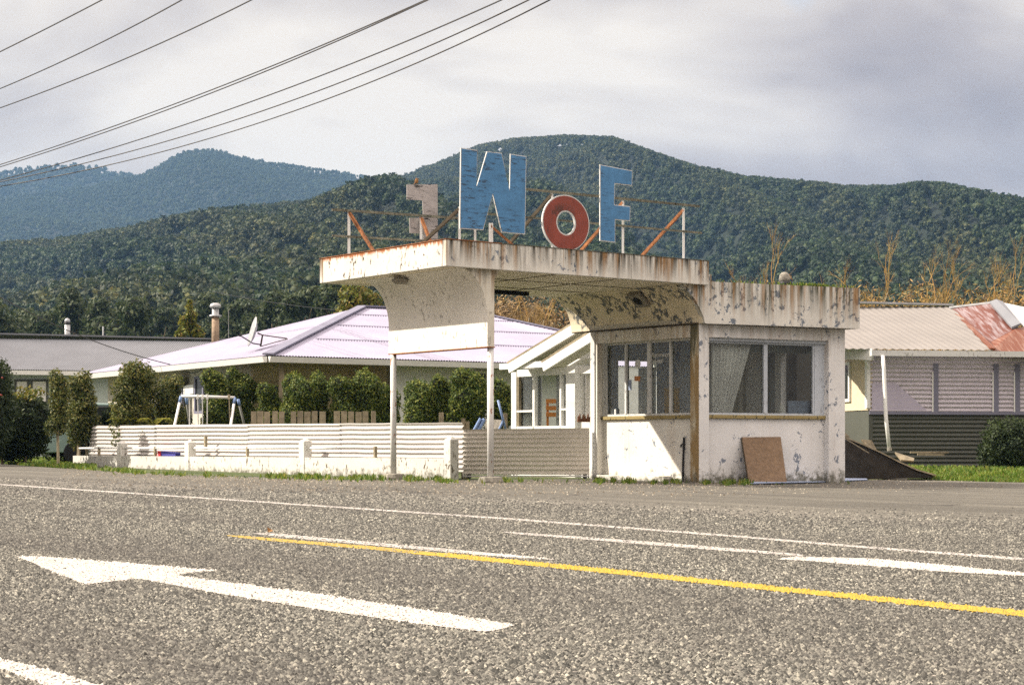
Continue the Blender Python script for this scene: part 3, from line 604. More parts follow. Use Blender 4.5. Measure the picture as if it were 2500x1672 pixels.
i5 = wf.shift(-.7); mb = MB(); mb.slab(i5, i5.t(1752), i5.t(1992), 2.2, 2.42, -.1, 0); mb.build('ceiling_beam', plain('grey_beam', (.30, .33, .31), .8), kiosk)
i6 = wl.shift(-1.0); mb = MB(); mb.slab(i6, i6.t(1622), i6.t(1655), .2, 1.6, -.04, 0); mb.build('yellow_panel', plain('ochre_panel', (.60, .40, .13), .7), kiosk)
for (a, b, c, d, zt) in ((1484, 1497, -.24, -.16, 1.27),):
    q = wl.shift(-.22); mb = MB(); mb.slab(q, q.t(1485), q.t(1498), ZS + .001, ZS + .14, -.03, 0)
    tag(mb.build('paper_box', M['white']), 'small white box on the kiosk window sill', 'box')
q = wl.shift(-.21); bb = q.pt(q.t(1506), ZS + .001); mb = MB(); mb.lathe(bb, [(.045, 0), (.047, .02), (.047, .12), (.02, .17), (.018, .2)], 12)
tag(mb.build('bottle', M['grimywhite'], smooth=True), 'pale plastic bottle on the kiosk window sill beside the box', 'bottle')
q = wf.shift(-.25); bb = q.pt(q.t(1908), ZS + .001); mb = MB(); mb.lathe(bb, [(.05, 0), (.06, .03), (.055, .12), (.03, .17), (.035, .2)], 12)
tag(mb.build('jug', M['curtain'], smooth=True), 'pale jug on the sill behind the right pane of the kiosk front window', 'jug')
mb = MB(); mb.slab(q, q.t(1925), q.t(1990), ZS + .001, ZS + .26, -.03, -.02); tag(mb.build('perspex_sheet', M['bluesheet']), 'grey blue sheet standing inside the lower right corner of the front window', 'sheet')

# ------------------------------------------------------------------ roof sign
sign = thing('roof_sign', L3(CL / 2, CW / 2, ZT + .01), 'rusty steel sign frame carrying the big letters W O F on the canopy roof', 'sign')
sf = Plane(L3(0, .22, 0), DF); A0 = Vector((PX(811, 30.9), 30.9, 0)); A1 = Vector((PX(1135, 32.05), 32.05, 0)); sa = Plane(A0, A1 - A0)
ZR1, ZR2 = 4.52, 4.09
def zat(pl, px, py): return pl.at(px, py)
def signbar(a, b, w, m, nm): mb = MB(); mb.bar(a, b, w); return mb.build(nm, M[m], sign)
bk = sf.shift(-.07)
signbar(bk.at(1150, 449), bk.at(1707, 504), .035, 'mossrail', 'rail'); signbar(bk.at(1130, 517), bk.at(1713, 569), .03, 'mossrail', 'rail')
signbar(sa.at(811, 512), sa.at(1135, 534), .04, 'mossrail', 'rail'); signbar(sa.at(811, 575.5), sa.at(1100, 592), .035, 'mossrail', 'rail')
def onroof(p): return Vector((p[0], p[1], ZT - .03))
def post_b(px, ytop, w=.035, brace=None, bw=.045, bm='rustbar', pm='white', pl=None, fwd=1, ln=.75):
    pl = pl or bk.shift(-.03); a = pl.at(px, ytop); signbar(onroof(a), a, w, pm, 'upright')
    if brace: signbar(a + UP * -.03, onroof(a + DL * ln * fwd + DF * brace), bw, bm, 'brace')
post_b(1669, 508, brace=-.35, ln=.9); post_b(1521, 490, brace=-.35, ln=.9); post_b(1348, 470, brace=-.35, ln=.95, bm='darkbar')
post_b(1160, 505); post_b(1196, 545, brace=.5, ln=-.05, bw=.03); post_b(1201, 545)
post_b(1122, 505, brace=-.30, ln=.7, bm='darkbar')
ra = sa.shift(-.02); post_b(852, 514, .045, brace=.15, ln=-.75, pl=ra); post_b(1028, 527, .045, brace=.05, ln=-.5, pl=ra)
def shape(pts, pl): return [pl.at(x, y) for x, y in pts]
def shrink(poly, d):                                # inset a closed plane polygon given in (t, z)
    n = len(poly); out = []
    ar = sum(poly[i][0] * poly[(i + 1) % n][1] - poly[(i + 1) % n][0] * poly[i][1] for i in range(n)); sg = 1 if ar > 0 else -1
    for i in range(n):
        p0, p1, p2 = poly[i - 1], poly[i], poly[(i + 1) % n]
        e1 = (p1[0] - p0[0], p1[1] - p0[1]); e2 = (p2[0] - p1[0], p2[1] - p1[1]); l1, l2 = math.hypot(*e1), math.hypot(*e2)
        n1 = (-e1[1] / l1 * sg, e1[0] / l1 * sg); n2_ = (-e2[1] / l2 * sg, e2[0] / l2 * sg); k = 1 + n1[0] * n2_[0] + n1[1] * n2_[1]; k = max(k, .45)
        out.append((p1[0] + (n1[0] + n2_[0]) / k * d, p1[1] + (n1[1] + n2_[1]) / k * d))
    return out
def scratched(name, col, edge=(.03, .03, .03), amt=.8, sc=(1, 1, 7)):
    m, t, b = mat(name, col, .6); p = t.pos()
    c = t.mix(t.rng(t.noise(p, 6, 4), .35, .65), tuple(x * .8 for x in col), col)
    n = t.noise(t.map(p, sc, (0, rad(14), 0)), 4.5, 5, .7, .5)
    c = t.mix(t.m('MULTIPLY', t.m('MULTIPLY', t.rng(n, .54, .60), t.rng(t.noise(p, 2.2, 2), .36, .55)), amt), c, edge)
    c = t.mix(t.m('MULTIPLY', t.rng(t.noise(p, 45, 3, .7), .55, .7), .4), c, edge)
    t.put(b.inputs['Base Color'], c); return m
M['letterblue'] = scratched('blue_sign_enamel', (.085, .24, .46), (.03, .04, .06))
M['letterred'] = scratched('red_sign_enamel', (.27, .065, .045), (.05, .03, .025), .7, (1, 1, .5))
M['letterback'] = scratched('grey_letter_back', (.38, .35, .34), (.03, .03, .03), 1.3)
def letter(name_label, pts, pl, m, th=.018, border=.013, hole=None):
    lt = None
    tz = [(pl.t(x), pl.at(x, y).z) for x, y in pts]
    if border:
        mb = MB(); mb.prism([pl.pt(a, z) for a, z in tz], -pl.n * th); lt = mb.build('letter', M['grimywhite'], sign)
        mb = MB(); mb.prism([pl.pt(a, z, .0) for a, z in shrink(tz, border)], pl.n * .006); mb.build('letter_face', m, lt)
    else:
        mb = MB(); mb.prism([pl.pt(a, z) for a, z in tz], -pl.n * th); lt = mb.build('letter', m, sign)
    lt['label'] = name_label; return lt
letter('scratched blue letter W with a white edge', [(1125, 361), (1166, 367), (1163, 459), (1189, 370), (1225, 374), (1244.4, 468.5), (1246, 376), (1285, 382), (1282, 572.5), (1224.5, 567.5), (1203, 473), (1180, 562), (1122.5, 558.5)], sf, M['letterblue'])
letter('blue letter F with a white edge', [(1464.8, 402), (1544, 417), (1543, 454), (1501, 449), (1500, 500), (1539, 504), (1538, 540), (1502, 537), (1502, 592.4), (1464.8, 588)], sf, M['letterblue'])
so = sf.shift(.03); cO = so.at(1381.5, 544.5); rx = abs(so.t(1439) - so.t(1324)) / 2; rzz = 68.5 / F * cO.y; t0O = (so.t(1439) + so.t(1324)) / 2
def ringmesh(ra0, ra1, rb0, rb1, o0, o1, n=48):
    mb = MB(); vs = []
    for k in range(n):
        c, s = math.cos(2 * math.pi * k / n), math.sin(2 * math.pi * k / n)
        for (a, b) in ((ra0, rb0), (ra1, rb1)):
            for o in (o0, o1): vs.append(so.pt(t0O + a * c, cO.z + b * s, o))
    fs = []
    for k in range(n):
        i, j = 4 * k, 4 * ((k + 1) % n)
        fs += [(i + 1, j + 1, j + 3, i + 3), (i, i + 2, j + 2, j), (i, j, j + 1, i + 1), (i + 2, i + 3, j + 3, j + 2)]
    return mb.add(vs, fs)
lo = ringmesh(rx * .37, rx, rzz * .40, rzz, -.03, 0).build('letter', M['grimywhite'], sign); lo['label'] = 'red letter O with a white edge'
ringmesh(rx * .425, rx * .96, rzz * .45, rzz * .962, 0, .006).build('letter_face', M['letterred'], lo)
sb = sa.shift(-.08)
letter('grey peeling back of a letter F facing the other way', [(993.6, 451), (1068.4, 450), (1069, 600), (1034, 600), (1033.5, 571), (1001, 569), (1000, 532), (1033.5, 532), (1032, 489.6), (993.6, 487)], sb, M['letterback'], border=0)
bird = MB(); bc = sb.at(1017, 446); bird.lathe(bc - UP * .02, [(.006, 0), (.03, .02), (.035, .05), (.022, .075), (.02, .09), (.004, .1)], 8); bird.tube([bc + V(.0, 0, .01), bc + V(-.05, 0, -.03)], [.015, .006], 5); bird.tube([bc + V(.012, 0, .065), bc + V(.045, 0, .06)], [.008, .002], 5)
tag(bird.build('bird', plain('brown_feathers', (.22, .11, .04), .8)), 'tiny brown bird perched on top of the grey reversed letter', 'bird')

# ------------------------------------------------------------------ low wall, corrugated fence, gate
FR = Vector((PX(1108, 31.2), 31.2, 0)); FL_ = Vector((PX(185, 43.7), 43.7, 0)); wall = Plane(FL_, FR - FL_); LW = (FR - FL_).length
lw = thing('low_wall', wall.pt(LW / 2, gz(-5)), 'low white rendered wall with stubby concrete piers and a pipe rail', 'wall')
cuts = [0, wall.t(298), wall.t(464), wall.t(745), wall.t(1108)]
mb = MB(); seg = 40
for i in range(seg):
    a, b = LW * i / seg, LW * (i + 1) / seg
    xa, xb = wall.pt(a, 0).x, wall.pt(b, 0).x
    mb.hexa([wall.pt(a, gz(xa) - .1, .07), wall.pt(b, gz(xb) - .1, .07), wall.pt(b, gz(xb) - .1, -.07), wall.pt(a, gz(xa) - .1, -.07), wall.pt(a, .355, .07), wall.pt(b, .355, .07), wall.pt(b, .355, -.07), wall.pt(a, .355, -.07)])
mb.build('wall_base', M['lowwall'], lw)
pierx = [cuts[1], cuts[2], cuts[3], LW - .08]
for i, tp in enumerate(pierx):
    mb = MB(); hw = .10; zt = .64 + .01 * i; o0, o1 = -.09, .085
    mb.slab(wall, tp - hw, tp + hw, -.1, zt, o0, o1)
    c = wall.pt(tp, zt + .07, (o0 + o1) / 2); mb.add([wall.pt(tp - hw, zt, o1), wall.pt(tp + hw, zt, o1), wall.pt(tp + hw, zt, o0), wall.pt(tp - hw, zt, o0), c], [(0, 1, 4), (1, 2, 4), (2, 3, 4), (3, 0, 4)])
    mb.build('pier', weathered('pier_paint', (.68, .67, .63), 0, speck=.6, chip=1., chipcol=(.16, .14, .11), ground=.5, gh=.5), lw, bevel=.012)
mb = MB()
for a, b in ((.12, pierx[0] - .12), (pierx[0] + .1, pierx[1] - .12), (pierx[1] + .12, pierx[2] - .14), (pierx[2] + .14, pierx[2] + 1.1)): mb.tube([wall.pt(a, .53, -.02), wall.pt(b, .535, -.02)], .022, 8)
mb.build('pipe_rail', M['grimywhite'], lw, smooth=True)
for tt in (.14, wall.t(240), wall.t(377), wall.t(602), wall.t(914)):
    mb = MB(); mb.slab(wall, tt - .025, tt + .025, .356, .56, -.045, .005); mb.build('rail_support', M['timber'], lw)
mb = MB(); mb.slab(wall, wall.t(489) - .03, wall.t(489) + .03, .5, .78, -.15, -.1); mb.build('timber_stub', M['timber'], lw)

fen = thing('corrugated_fence', wall.pt(LW / 2, gz(-5), -.3), 'long white fence of horizontal corrugated iron behind the low wall', 'fence')
def corr(mb, A, B, z0a, z0b, z1a, z1b, nrm, pitch=.076, amp=.011, nx=24, wob=.006, seedv=0, per=6, z_off=0):
    rows = int(max(4, (max(z1a, z1b) - min(z0a, z0b)) / pitch * per)); vs = []
    hh = (z1a - z0a + z1b - z0b) / 2
    for j in range(rows + 1):
        v = j / rows
        for i in range(nx + 1):
            u = i / nx; q = A + (B - A) * u; z = (z0a + (z0b - z0a) * u) * (1 - v) + (z1a + (z1b - z1a) * u) * v
            w = wob * math.sin(u * 7 + seedv) + wob * .6 * math.sin(u * 17 + v * 3 + seedv * 2)
            o = amp * 1.35 * math.sin(v * hh / pitch * 2 * math.pi + z_off) + w
            vs.append((q.x + nrm.x * o, q.y + nrm.y * o, z + w * .8))
    n = nx + 1; return mb.add(vs, [(j * n + i, j * n + i + 1, (j + 1) * n + i + 1, (j + 1) * n + i) for j in range(rows) for i in range(nx)])
ft = lambda t_, px=None: .965 + .105 * (1 - t_ / LW)
fb = wall.shift(-.32); pans = [.02, fb.t(236), fb.t(377), fb.t(604), fb.t(828), fb.t(957), fb.t(1127)]
for k, (a, b) in enumerate(zip(pans, pans[1:])):
    mb = MB(); ax = .28 if k == 0 else 0
    A, B = fb.pt(a, 0, .006 * (k % 2)), fb.pt(b + .05, 0, .006 * (k % 2)); zl = .12
    corr(mb, A, B, zl, zl, ft(a) - .0, ft(b), fb.n, seedv=k * 1.7, nx=28, wob=.0025, z_off=k * .5, pitch=.086, amp=.014)
    o = mb.build('fence_panel', M['fence'], fen, smooth=True)
    if k == 0:
        me = o.data
        for v in me.vertices:
            wx = v.co + OFF[o.name]; tt = (wx - fb.pt(0, 0)).dot(fb.d)
            if tt < .3 and wx.z > .5: v.co += fb.d * (wx.z - .5) * .45 * (1 - max(0, tt) / .3)
for tt in pans[1:-1]: mb = MB(); mb.slab(fb, tt - .03, tt + .03, .1, .93, -.09, -.02); mb.build('fence_batten', M['timber'], fen)
mb = MB(); q = P(1131, 1060, 33.0); mb.box(V(q.x, q.y, .5), .07, .09, 1.13); mb.box(V(q.x + .075, q.y + .02, .47), .07, .08, 1.08); mb.build('end_post', M['timber'], fen)
# gate
GA, GB = Vector((PX(1129, 32.8), 32.8, 0)), Vector((PX(1439, 32.85), 32.85, 0)); gp = Plane(GA, GB - GA); LG_ = (GB - GA).length
gate = thing('corrugated_gate', gp.pt(LG_ / 2, gz(0)), 'wide white corrugated iron gate between the fence and the kiosk', 'gate')
mb = MB(); corr(mb, GA, GB, .062, .055, .863, .888, gp.n, nx=30, wob=.001, amp=.012, pitch=.080); mb.build('gate_panel', M['gate'], gate, smooth=True)
mb = MB(); mb.slab(gp, 0, LG_, .02, .045, -.05, .03); mb.slab(gp, 0, .03, .0, .8, -.05, -.015)
mb.slab(gp, LG_ - .03, LG_, .0, .85, -.05, -.015); mb.slab(gp, 0, LG_, .4, .43, -.05, -.016)
for a in (.9, 1.9): mb.slab(gp, a, a + .03, .045, .1, -.04, .0)
mb.build('gate_frame', M['white'], gate)
for a in (.12, LG_ - .08):
    mb = MB(); c = gp.pt(a, gz(.5) + .035, -.01); mb.tube([c - gp.n * .02, c + gp.n * .02], .045, 12); mb.build('gate_wheel', M['black'], gate)

# ------------------------------------------------------------------ roofs and houses
def roof_face(poly, m, parent, pitch=.076, amp=.011, nm='roof', per=4, off=.0, second=None):
    """corrugated sheet over a plane convex polygon, first edge = eave; ribs run up the slope"""
    A, B = Vector(poly[0]), Vector(poly[1]); u = (B - A).normalized(); n = (B - A).cross(Vector(poly[2]) - A).normalized()
    if n.z < 0: n = -n
    v = n.cross(u); 
    q = [((Vector(p) - A).dot(u), (Vector(p) - A).dot(v)) for p in poly]
    if max(b for a, b in q) < 1e-3: v = -v; q = [(a, -b) for a, b in q]
    us0, us1 = min(a for a, b in q), max(a for a, b in q); step = pitch / per; N = int((us1 - us0) / step); vs = []; fs = []
    for i in range(N + 1):
        a = min(us1 - 1e-4, max(us0 + 1e-4, us0 + i * step)); hits = []
        for k in range(len(q)):
            (x0, y0), (x1, y1) = q[k], q[(k + 1) % len(q)]
            if (x0 - a) * (x1 - a) <= 0 and abs(x1 - x0) > 1e-9: hits.append(y0 + (y1 - y0) * (a - x0) / (x1 - x0))
        lo, hi = (min(hits), max(hits)) if hits else (0, 0)
        h = amp * math.sin(i / per * 2 * math.pi) + off
        for j in range(3):
            w = lo + (hi - lo) * j / 2; vs.append(A + u * a + v * w + n * h)
        if i: b = 3 * (i - 1); fs += [(b, b + 3, b + 4, b + 1), (b + 1, b + 4, b + 5, b + 2)]
    mb = MB().add(vs, fs); return mb.build(nm, m, parent, smooth=True)
def flash(mb, pts, r=.07, n=6):
    return mb.tube(pts, r, n)
# lilac roofed house
hs = thing('hip_roof_house', V(-3, 50, .1), 'house with a lilac corrugated hip roof behind the hedge', 'house')
E0 = P(654, 867, 42.); ZE = E0.z
def eave(px, py): return (ZE - H0) * F / (YH - py)
EL = P(196, 913, (ZE - H0) * F / (YH - 913)); ER = P(1690, 906, (ZE - H0) * F / (YH - 906))
dl = (EL - E0); df = (ER - E0); df = df - dl * df.dot(dl) / dl.length_squared; ER = E0 + df.normalized() * (ER - E0).length
dl.normalize(); dfn = df.normalized(); wid = (EL - E0).length
ap = E0 + dl * wid / 2 + dfn * 5.75; ap.z = P(0, 750, ap.y).z; ae = ap + dfn * 3.6; BK = EL + (ER - E0)
ctr_eave = [(0, 0)]
roof_face([E0, ER, ae, ap], M['lilacroof'], hs); roof_face([EL, E0, ap], M['lilacroof'], hs)
roof_face([ER, BK, ae], M['lilacroof'], hs); roof_face([BK, EL, ap, ae], M['lilacroof'], hs, per=2)
mb = MB(); 
for a, b in ((E0, ap), (ap, ae), (ae, ER)): mb.bar(a + UP * .03, b + UP * .03, .26, .04)
mb.build('ridge_flashing', M['lilacflash'], hs)
mb = MB()                                            # sheet overlaps
for fz in (.3, .58, .82):
    a, b = E0.lerp(ap, fz), ER.lerp(ae, fz); a, b = a.lerp(b, .04), b.lerp(a, .04); mb.bar(a + UP * .022, b + UP * .022, .03, .012)
mb.build('sheet_overlap', M['lilacflash'], hs)
def wallbox(mb, a, b, z0, z1, th, side):
    d = (b - a); d.z = 0; d.normalize(); n = Vector((d.y, -d.x, 0)) * th * side
    a0, b0 = Vector((a.x, a.y, 0)), Vector((b.x, b.y, 0))
    return mb.hexa([a0 + UP * z0, b0 + UP * z0, b0 + n + UP * z0, a0 + n + UP * z0, a0 + UP * z1, b0 + UP * z1, b0 + n + UP * z1, a0 + n + UP * z1])
ins = lambda p, a, b: p + dl * a + dfn * b
w0, wL, wR, wB = ins(E0, .6, .6), ins(EL, -.6, .6), ins(ER, .6, -.6), ins(BK, -.6, -.6)
por = 2.9                                            # open porch depth at the near corner
mb = MB(); wallbox(mb, w0 + dfn * por, wR, -.2, ZE - .1, .15, -1); mb.build('wall', plain('pale_blue_white_wall', (.68, .70, .66), .8, var=.12), hs)
mb = MB(); wallbox(mb, ins(w0, 1.5, 0) + dfn * .0, ins(w0, 1.5, por), -.2, ZE - .1, .15, -1); wallbox(mb, w0 + dfn * por, ins(w0, 1.5, por), -.2, ZE - .1, .15, 1); mb.build('porch_wall', M['beige'], hs)
mb = MB(); wallbox(mb, ins(w0, 1.5, .01), wL, -.2, ZE - .1, .15, 1); mb.build('wall', M['fibro'], hs)
mb = MB(); wallbox(mb, wR, wB, -.2, ZE - .1, .15, -1); wallbox(mb, wL, wB, -.2, ZE - .1, .15, 1); mb.build('wall', M['fibro'], hs)
mb = MB(); z_ = ZE - .12; mb.prism([V(p.x, p.y, z_) for p in (E0, ER, BK, EL)], (0, 0, .03)); mb.build('eave_lining', plain('tan_eave_lining', (.50, .42, .30), .8, var=.08), hs)
mb = MB()
for a, b, n in ((EL, E0, -dfn), (E0, ER, -dl)):
    mb.hexa([a + n * .02 + UP * -.16, b + n * .02 + UP * -.16, b + n * .1 + UP * -.16, a + n * .1 + UP * -.16, a + n * .02 + UP * -.03, b + n * .02 + UP * -.03, b + n * .14 + UP * -.03, a + n * .14 + UP * -.03])
mb.build('gutter', M['white'], hs)
mb = MB(); q = ins(E0, .35, .5); pp = P(688, 900, q.y); mb.box(V(pp.x, pp.y, 1.2), .12, .12, 2.7); mb.build('porch_post', M['timber'], hs)
lwp = Plane(wL, ins(w0, 1.5, 0) - wL)
def hwindow(pl, x0, x1, y0, y1, par, out=.02, tm='white', bars=1, glass='darkglass'):
    t0, t1 = pl.t(x0), pl.t(x1); tm_ = (x0 + x1) / 2; z1, z0 = pl.at(tm_, y0).z, pl.at(tm_, y1).z
    mb = MB(); fr = .07
    mb.slab(pl, t0, t1, z1 - fr, z1, .0, out + .03); mb.slab(pl, t0, t1, z0, z0 + fr, .0, out + .03); mb.slab(pl, t0, t0 + fr, z0 + fr, z1 - fr, 0, out + .03); mb.slab(pl, t1 - fr, t1, z0 + fr, z1 - fr, 0, out + .03)
    for k in range(bars): a = t0 + (t1 - t0) * (k + 1) / (bars + 1); mb.slab(pl, a - .03, a + .03, z0 + fr, z1 - fr, 0, out + .028)
    w = mb.build('window', M[tm], par); mb = MB(); mb.slab(pl, t0 + fr, t1 - fr, z0 + fr, z1 - fr, .0, out); mb.build('pane', M[glass], w); return w
hwindow(lwp.shift(.16), 478, 500, 918, 1010, hs, tm='lilacflash', bars=0); hwindow(lwp.shift(.16), 425, 449, 918, 1010, hs, tm='lilacflash', bars=0)
mb = MB(); q = lwp.shift(.17); mb.slab(q, q.t(452), q.t(476), q.at(464, 962).z, q.at(464, 940).z, 0, .05); mb.build('meter_box', M['white'], hs)
pw = Plane(ins(w0, 1.5, 0), dfn); hwindow(pw.shift(.01), 650, 684, 935, 1000, hs, tm='beige', bars=0); hwindow(Plane(w0, dfn).shift(.02), 1130, 1190, 905, 960, hs, tm='white', bars=1)

# satellite dish on the lilac roof
dish = thing('satellite_dish', P(636, 850, 44.2), 'small grey satellite dish on the left slope of the lilac roof', 'satellite dish')
dc = P(625, 812, 44.2); ax_ = V(-.93, -.28, .25).normalized(); bx = ax_.cross(UP).normalized(); by = bx.cross(ax_)
mb = MB(); R_ = .37; vs = [dc]; n = 20
for rr in (.5, 1.):
    vs += [dc + (bx * math.cos(k * 2 * math.pi / n) + by * math.sin(k * 2 * math.pi / n)) * R_ * rr + ax_ * .09 * rr * rr for k in range(n)]
fs = [(0, 1 + k, 1 + (k + 1) % n) for k in range(n)] + [(1 + k, 1 + n + k, 1 + n + (k + 1) % n, 1 + (k + 1) % n) for k in range(n)]
mb.add(vs, fs); o = mb.build('reflector', M['steel'], dish, smooth=True); sm = o.modifiers.new('s', 'SOLIDIFY'); sm.thickness = .015
rt = P(636, 846, 44.2)
mb = MB(); mb.tube([dc - ax_ * .04, P(641, 818, 44.2), rt], .022, 6); mb.tube([P(641, 818, 44.2), P(700, 826, 45.2)], .015, 5); mb.tube([P(638, 845, 44.2), P(702, 827, 45.2)], .012, 5); mb.build('mount', M['darkbar'], dish)
mb = MB(); mb.tube([rt.lerp(dc, .15), P(622, 839, 44.), P(617, 838, 44.), P(588, 820, 43.8)], .016, 6); mb.tube([P(588, 820, 43.8), P(584, 816, 43.8)], .035, 8); mb.build('feed_arm', M['black'], dish)

# grey roofed house at the left
gh = thing('long_grey_house', V(-16, 66, .3), 'long low house with a grey corrugated roof at far left', 'house')
YE, YR = 62., 66.5; g0, g1 = P(-420, 897, YE), P(700, 910, YE); r0, r1 = P(-450, 806, YR), P(700, 834, YR)
roof_face([g0, g1, r1, r0], M['greyroof'], gh, pitch=.076, amp=.014); bk0, bk1 = r0 + V(0, 5, -1.2), r1 + V(0, 5, -1.2); roof_face([bk0, bk1, r1, r0], M['greyroof'], gh, pitch=.3, per=2)
mb = MB(); mb.bar(r0 + UP * .03, r1 + UP * .03, .3, .05); mb.build('ridge_flashing', M['greyroof'], gh)
mb = MB(); mb.bar(g0 + V(0, -.05, -.1), g1 + V(0, -.05, -.1), .12, .14); mb.build('gutter', M['white'], gh)
hp = Plane(V(g0.x, YE + .5, 0), V(1, 0, 0)); mb = MB(); mb.slab(hp, .3, (g1 - g0).length - .3, -.2, g0.z - .12, -.15, 0)
mb.build('wall', plain('pale_mint_wall', (.46, .52, .50), .8, var=.08), gh)
hwindow(hp, 36, 72, 926, 985, gh, bars=0, glass='curtain', tm='darkwall'); hwindow(hp, 75, 118, 926, 985, gh, bars=0, glass='curtain', tm='darkwall')
for k in range(2): mb = MB(); mb.slab(Plane(V((g0.x, g1.x - .5)[k], YE + .5, 0), V(0, 1, 0)), 0, 8, -.2, g0.z - .1, 0, .15); mb.build('end_wall', M['fibro'], gh)
def flue(px, ytop, ybot, Y, w, par, brick=False):
    b, t_ = P(px, ybot, Y), P(px, ytop, Y); hgt = t_.z - b.z; r = w / 2 / F * Y; b = b - UP * .5
    mb = MB()
    if brick: mb.lathe(b, [(r * .8, 0), (r * .72, .5 + hgt * .62)], 12); mb.lathe(b + UP * (.5 + hgt * .62), [(r * 1.25, 0), (r * 1.25, .05), (r * .7, .06), (r * .7, hgt * .22)], 12, 1); mb.lathe(b + UP * (.5 + hgt * .85), [(r, 0), (r * 1.2, .05), (r, hgt * .1), (r * .5, hgt * .13)], 12, 1)
    else: mb.lathe(b, [(r * .9, 0), (r * .9, .5 + hgt * .55)], 12, 1); mb.lathe(b + UP * (.52 + hgt * .55), [(r * 1.0, 0), (r * 1.05, hgt * .1)], 12, 2); mb.lathe(b + UP * (.52 + hgt * .66), [(r * .9, 0), (r * .9, hgt * .15), (r * .6, hgt * .26), (.01, hgt * .32)], 12, 1)
    return mb.build('chimney_flue', [plain('brown_flue', (.30, .22, .15), .8, var=.4), M['steel'], M['black']], par, smooth=True)
flue(164.5, 777, 812, 67, 15, gh); o = flue(526, 738, 830, 65.8, 24, gh, True); o['label'] = 'tall brown flue with a white cowl'
mb = MB(); mb.tube([P(558, 832, 66.4), P(558, 757, 66.4)], .012, 4); mb.build('aerial_mast', M['steel'], gh); mb = MB(); mb.tube([P(252, 822, 66.6), P(252, 797, 66.6)], .03, 5); mb.build('vent_pipe', M['steel'], gh)

# white porch house between fence and kiosk
ph = thing('white_porch_house', V(1, 39, 0), 'white weatherboard house with open bargeboards and net curtains behind the gate', 'house')
YP = 37.3; pf = Plane(V(PX(1445, 36.), 36., 0), -DL); pT = lambda px: pf.t(px); zP = lambda py: H0 + (YH - py) / F * YP
def pslab(x0, x1, y0, y1, o0, o1, m, nm, par=None): mb = MB(); mb.slab(pf, pT(x0), pT(x1), zP(y1), zP(y0), o0, o1); return mb.build(nm, M[m], par or ph)
pg_ = pf.shift(.45); z_g = pg_.at(1300, 889).z; mb = MB(); mb.slab(pg_, pg_.t(1219), pg_.t(1440), z_g - .07, z_g + .05, -.1, 0); mb.build('gutter', M['white'], ph)
def barge(p0, p1, off, w, dep, nm='bargeboard'):
    q = pf.shift(off); a, b = q.at(*p0), q.at(*p1); d = (b - a).normalized(); n = d.cross(pf.n); n = n if n.z > 0 else -n
    mb = MB(); mb.prism([a, b, b - n * w, a - n * w], -pf.n * .05); mb.build(nm, M['white'], ph)
    mb = MB(); mb.prism([a + n * .045, b + n * .045, b + n * .003, a + n * .003], -pf.n * dep); mb.build('roof_edge', M['timber'], ph)
    mb = MB(); mb.prism([a - n * .04 - pf.n * .052, b - n * .04 - pf.n * .052, b - n * .07 - pf.n * .052, a - n * .07 - pf.n * .052], -pf.n * dep); mb.build('roof_lining', plain('grey_soffit_lining', (.55, .52, .45), .8, var=.08), ph)
barge((1238, 889), (1500, 730), .5, .19, 1.6); barge((1322, 886), (1520, 762), 1.05, .17, .5)
mb = MB(); q = pf.shift(-.02); mb.prism([q.at(1262, 893), q.at(1480, 880), q.at(1480, 752)], -pf.n * .1); mb.build('gable_wall', M['white'], ph)
pslab(1250, 1262, 905, 1165, -.15, .02, 'white', 'corner_post'); pslab(1262, 1445, 900, 917, -.12, 0, 'white', 'lintel')
pslab(1391, 1413, 888, 1165, -.2, .1, 'white', 'porch_pillar'); pslab(1262, 1391, 1046, 1165, -.12, 0, 'white', 'wall'); pslab(1413, 1450, 1030, 1165, -.12, 0, 'white', 'wall')
wn = pslab(1262, 1266, 917, 1046, -.08, .0, 'timber', 'window')
for x0, x1, y0, y1 in ((1301, 1306, 917, 1046), (1367, 1371, 917, 1046), (1387, 1391, 917, 1046), (1259, 1301, 1000, 1005), (1371, 1391, 998, 1003), (1262, 1391, 1040, 1046)):
    mb = MB(); mb.slab(pf, pT(x0), pT(x1), zP(y1), zP(y0), -.09, .012); mb.build('window_bar', M['white'], wn)
mb = MB(); mb.add([pf.pt(pT(1266), zP(1042), -.07), pf.pt(pT(1390), zP(1042), -.07), pf.pt(pT(1390), zP(917), -.07), pf.pt(pT(1266), zP(917), -.07)], [(0, 1, 2, 3)]); mb.build('pane', M['glass'], wn)
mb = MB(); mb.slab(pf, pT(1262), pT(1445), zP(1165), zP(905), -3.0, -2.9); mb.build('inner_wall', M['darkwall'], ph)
mb = MB(); mb.slab(pf, pT(1445), pT(1449), zP(1165), zP(905), -1.8, -.12); mb.build('end_wall', M['white'], ph)
ci = pf.shift(-.14); curtain_mesh(ci, ci.t(1266), ci.t(1303), zP(1045), zP(918), 6, .035, M['curtain'], ph); curtain_mesh(ci, ci.t(1305), ci.t(1321), zP(1045), zP(918), 3, .035, M['curtain'], ph)
curtain_mesh(ci, ci.t(1360), ci.t(1389), zP(1045), zP(918), 5, .035, M['curtain'], ph); curtain_mesh(ci, ci.t(1414), ci.t(1428), zP(1030), zP(916), 2, .03, M['curtain'], ph); curtain_mesh(ci, ci.t(1432), ci.t(1444), zP(1030), zP(916), 2, .03, M['curtain'], ph)
oc = thing('orange_chair', P(1345, 1130, YP + .9), 'orange wooden slat chair seen between the net curtains', 'chair')
mb = MB(); oy = YP + 1.6
for y in (979, 996, 1012): a, b = P(1333, y, oy), P(1364, y, oy); mb.bar(a, b, .03, .09)
mb.build('backrest', M['orange'], oc)
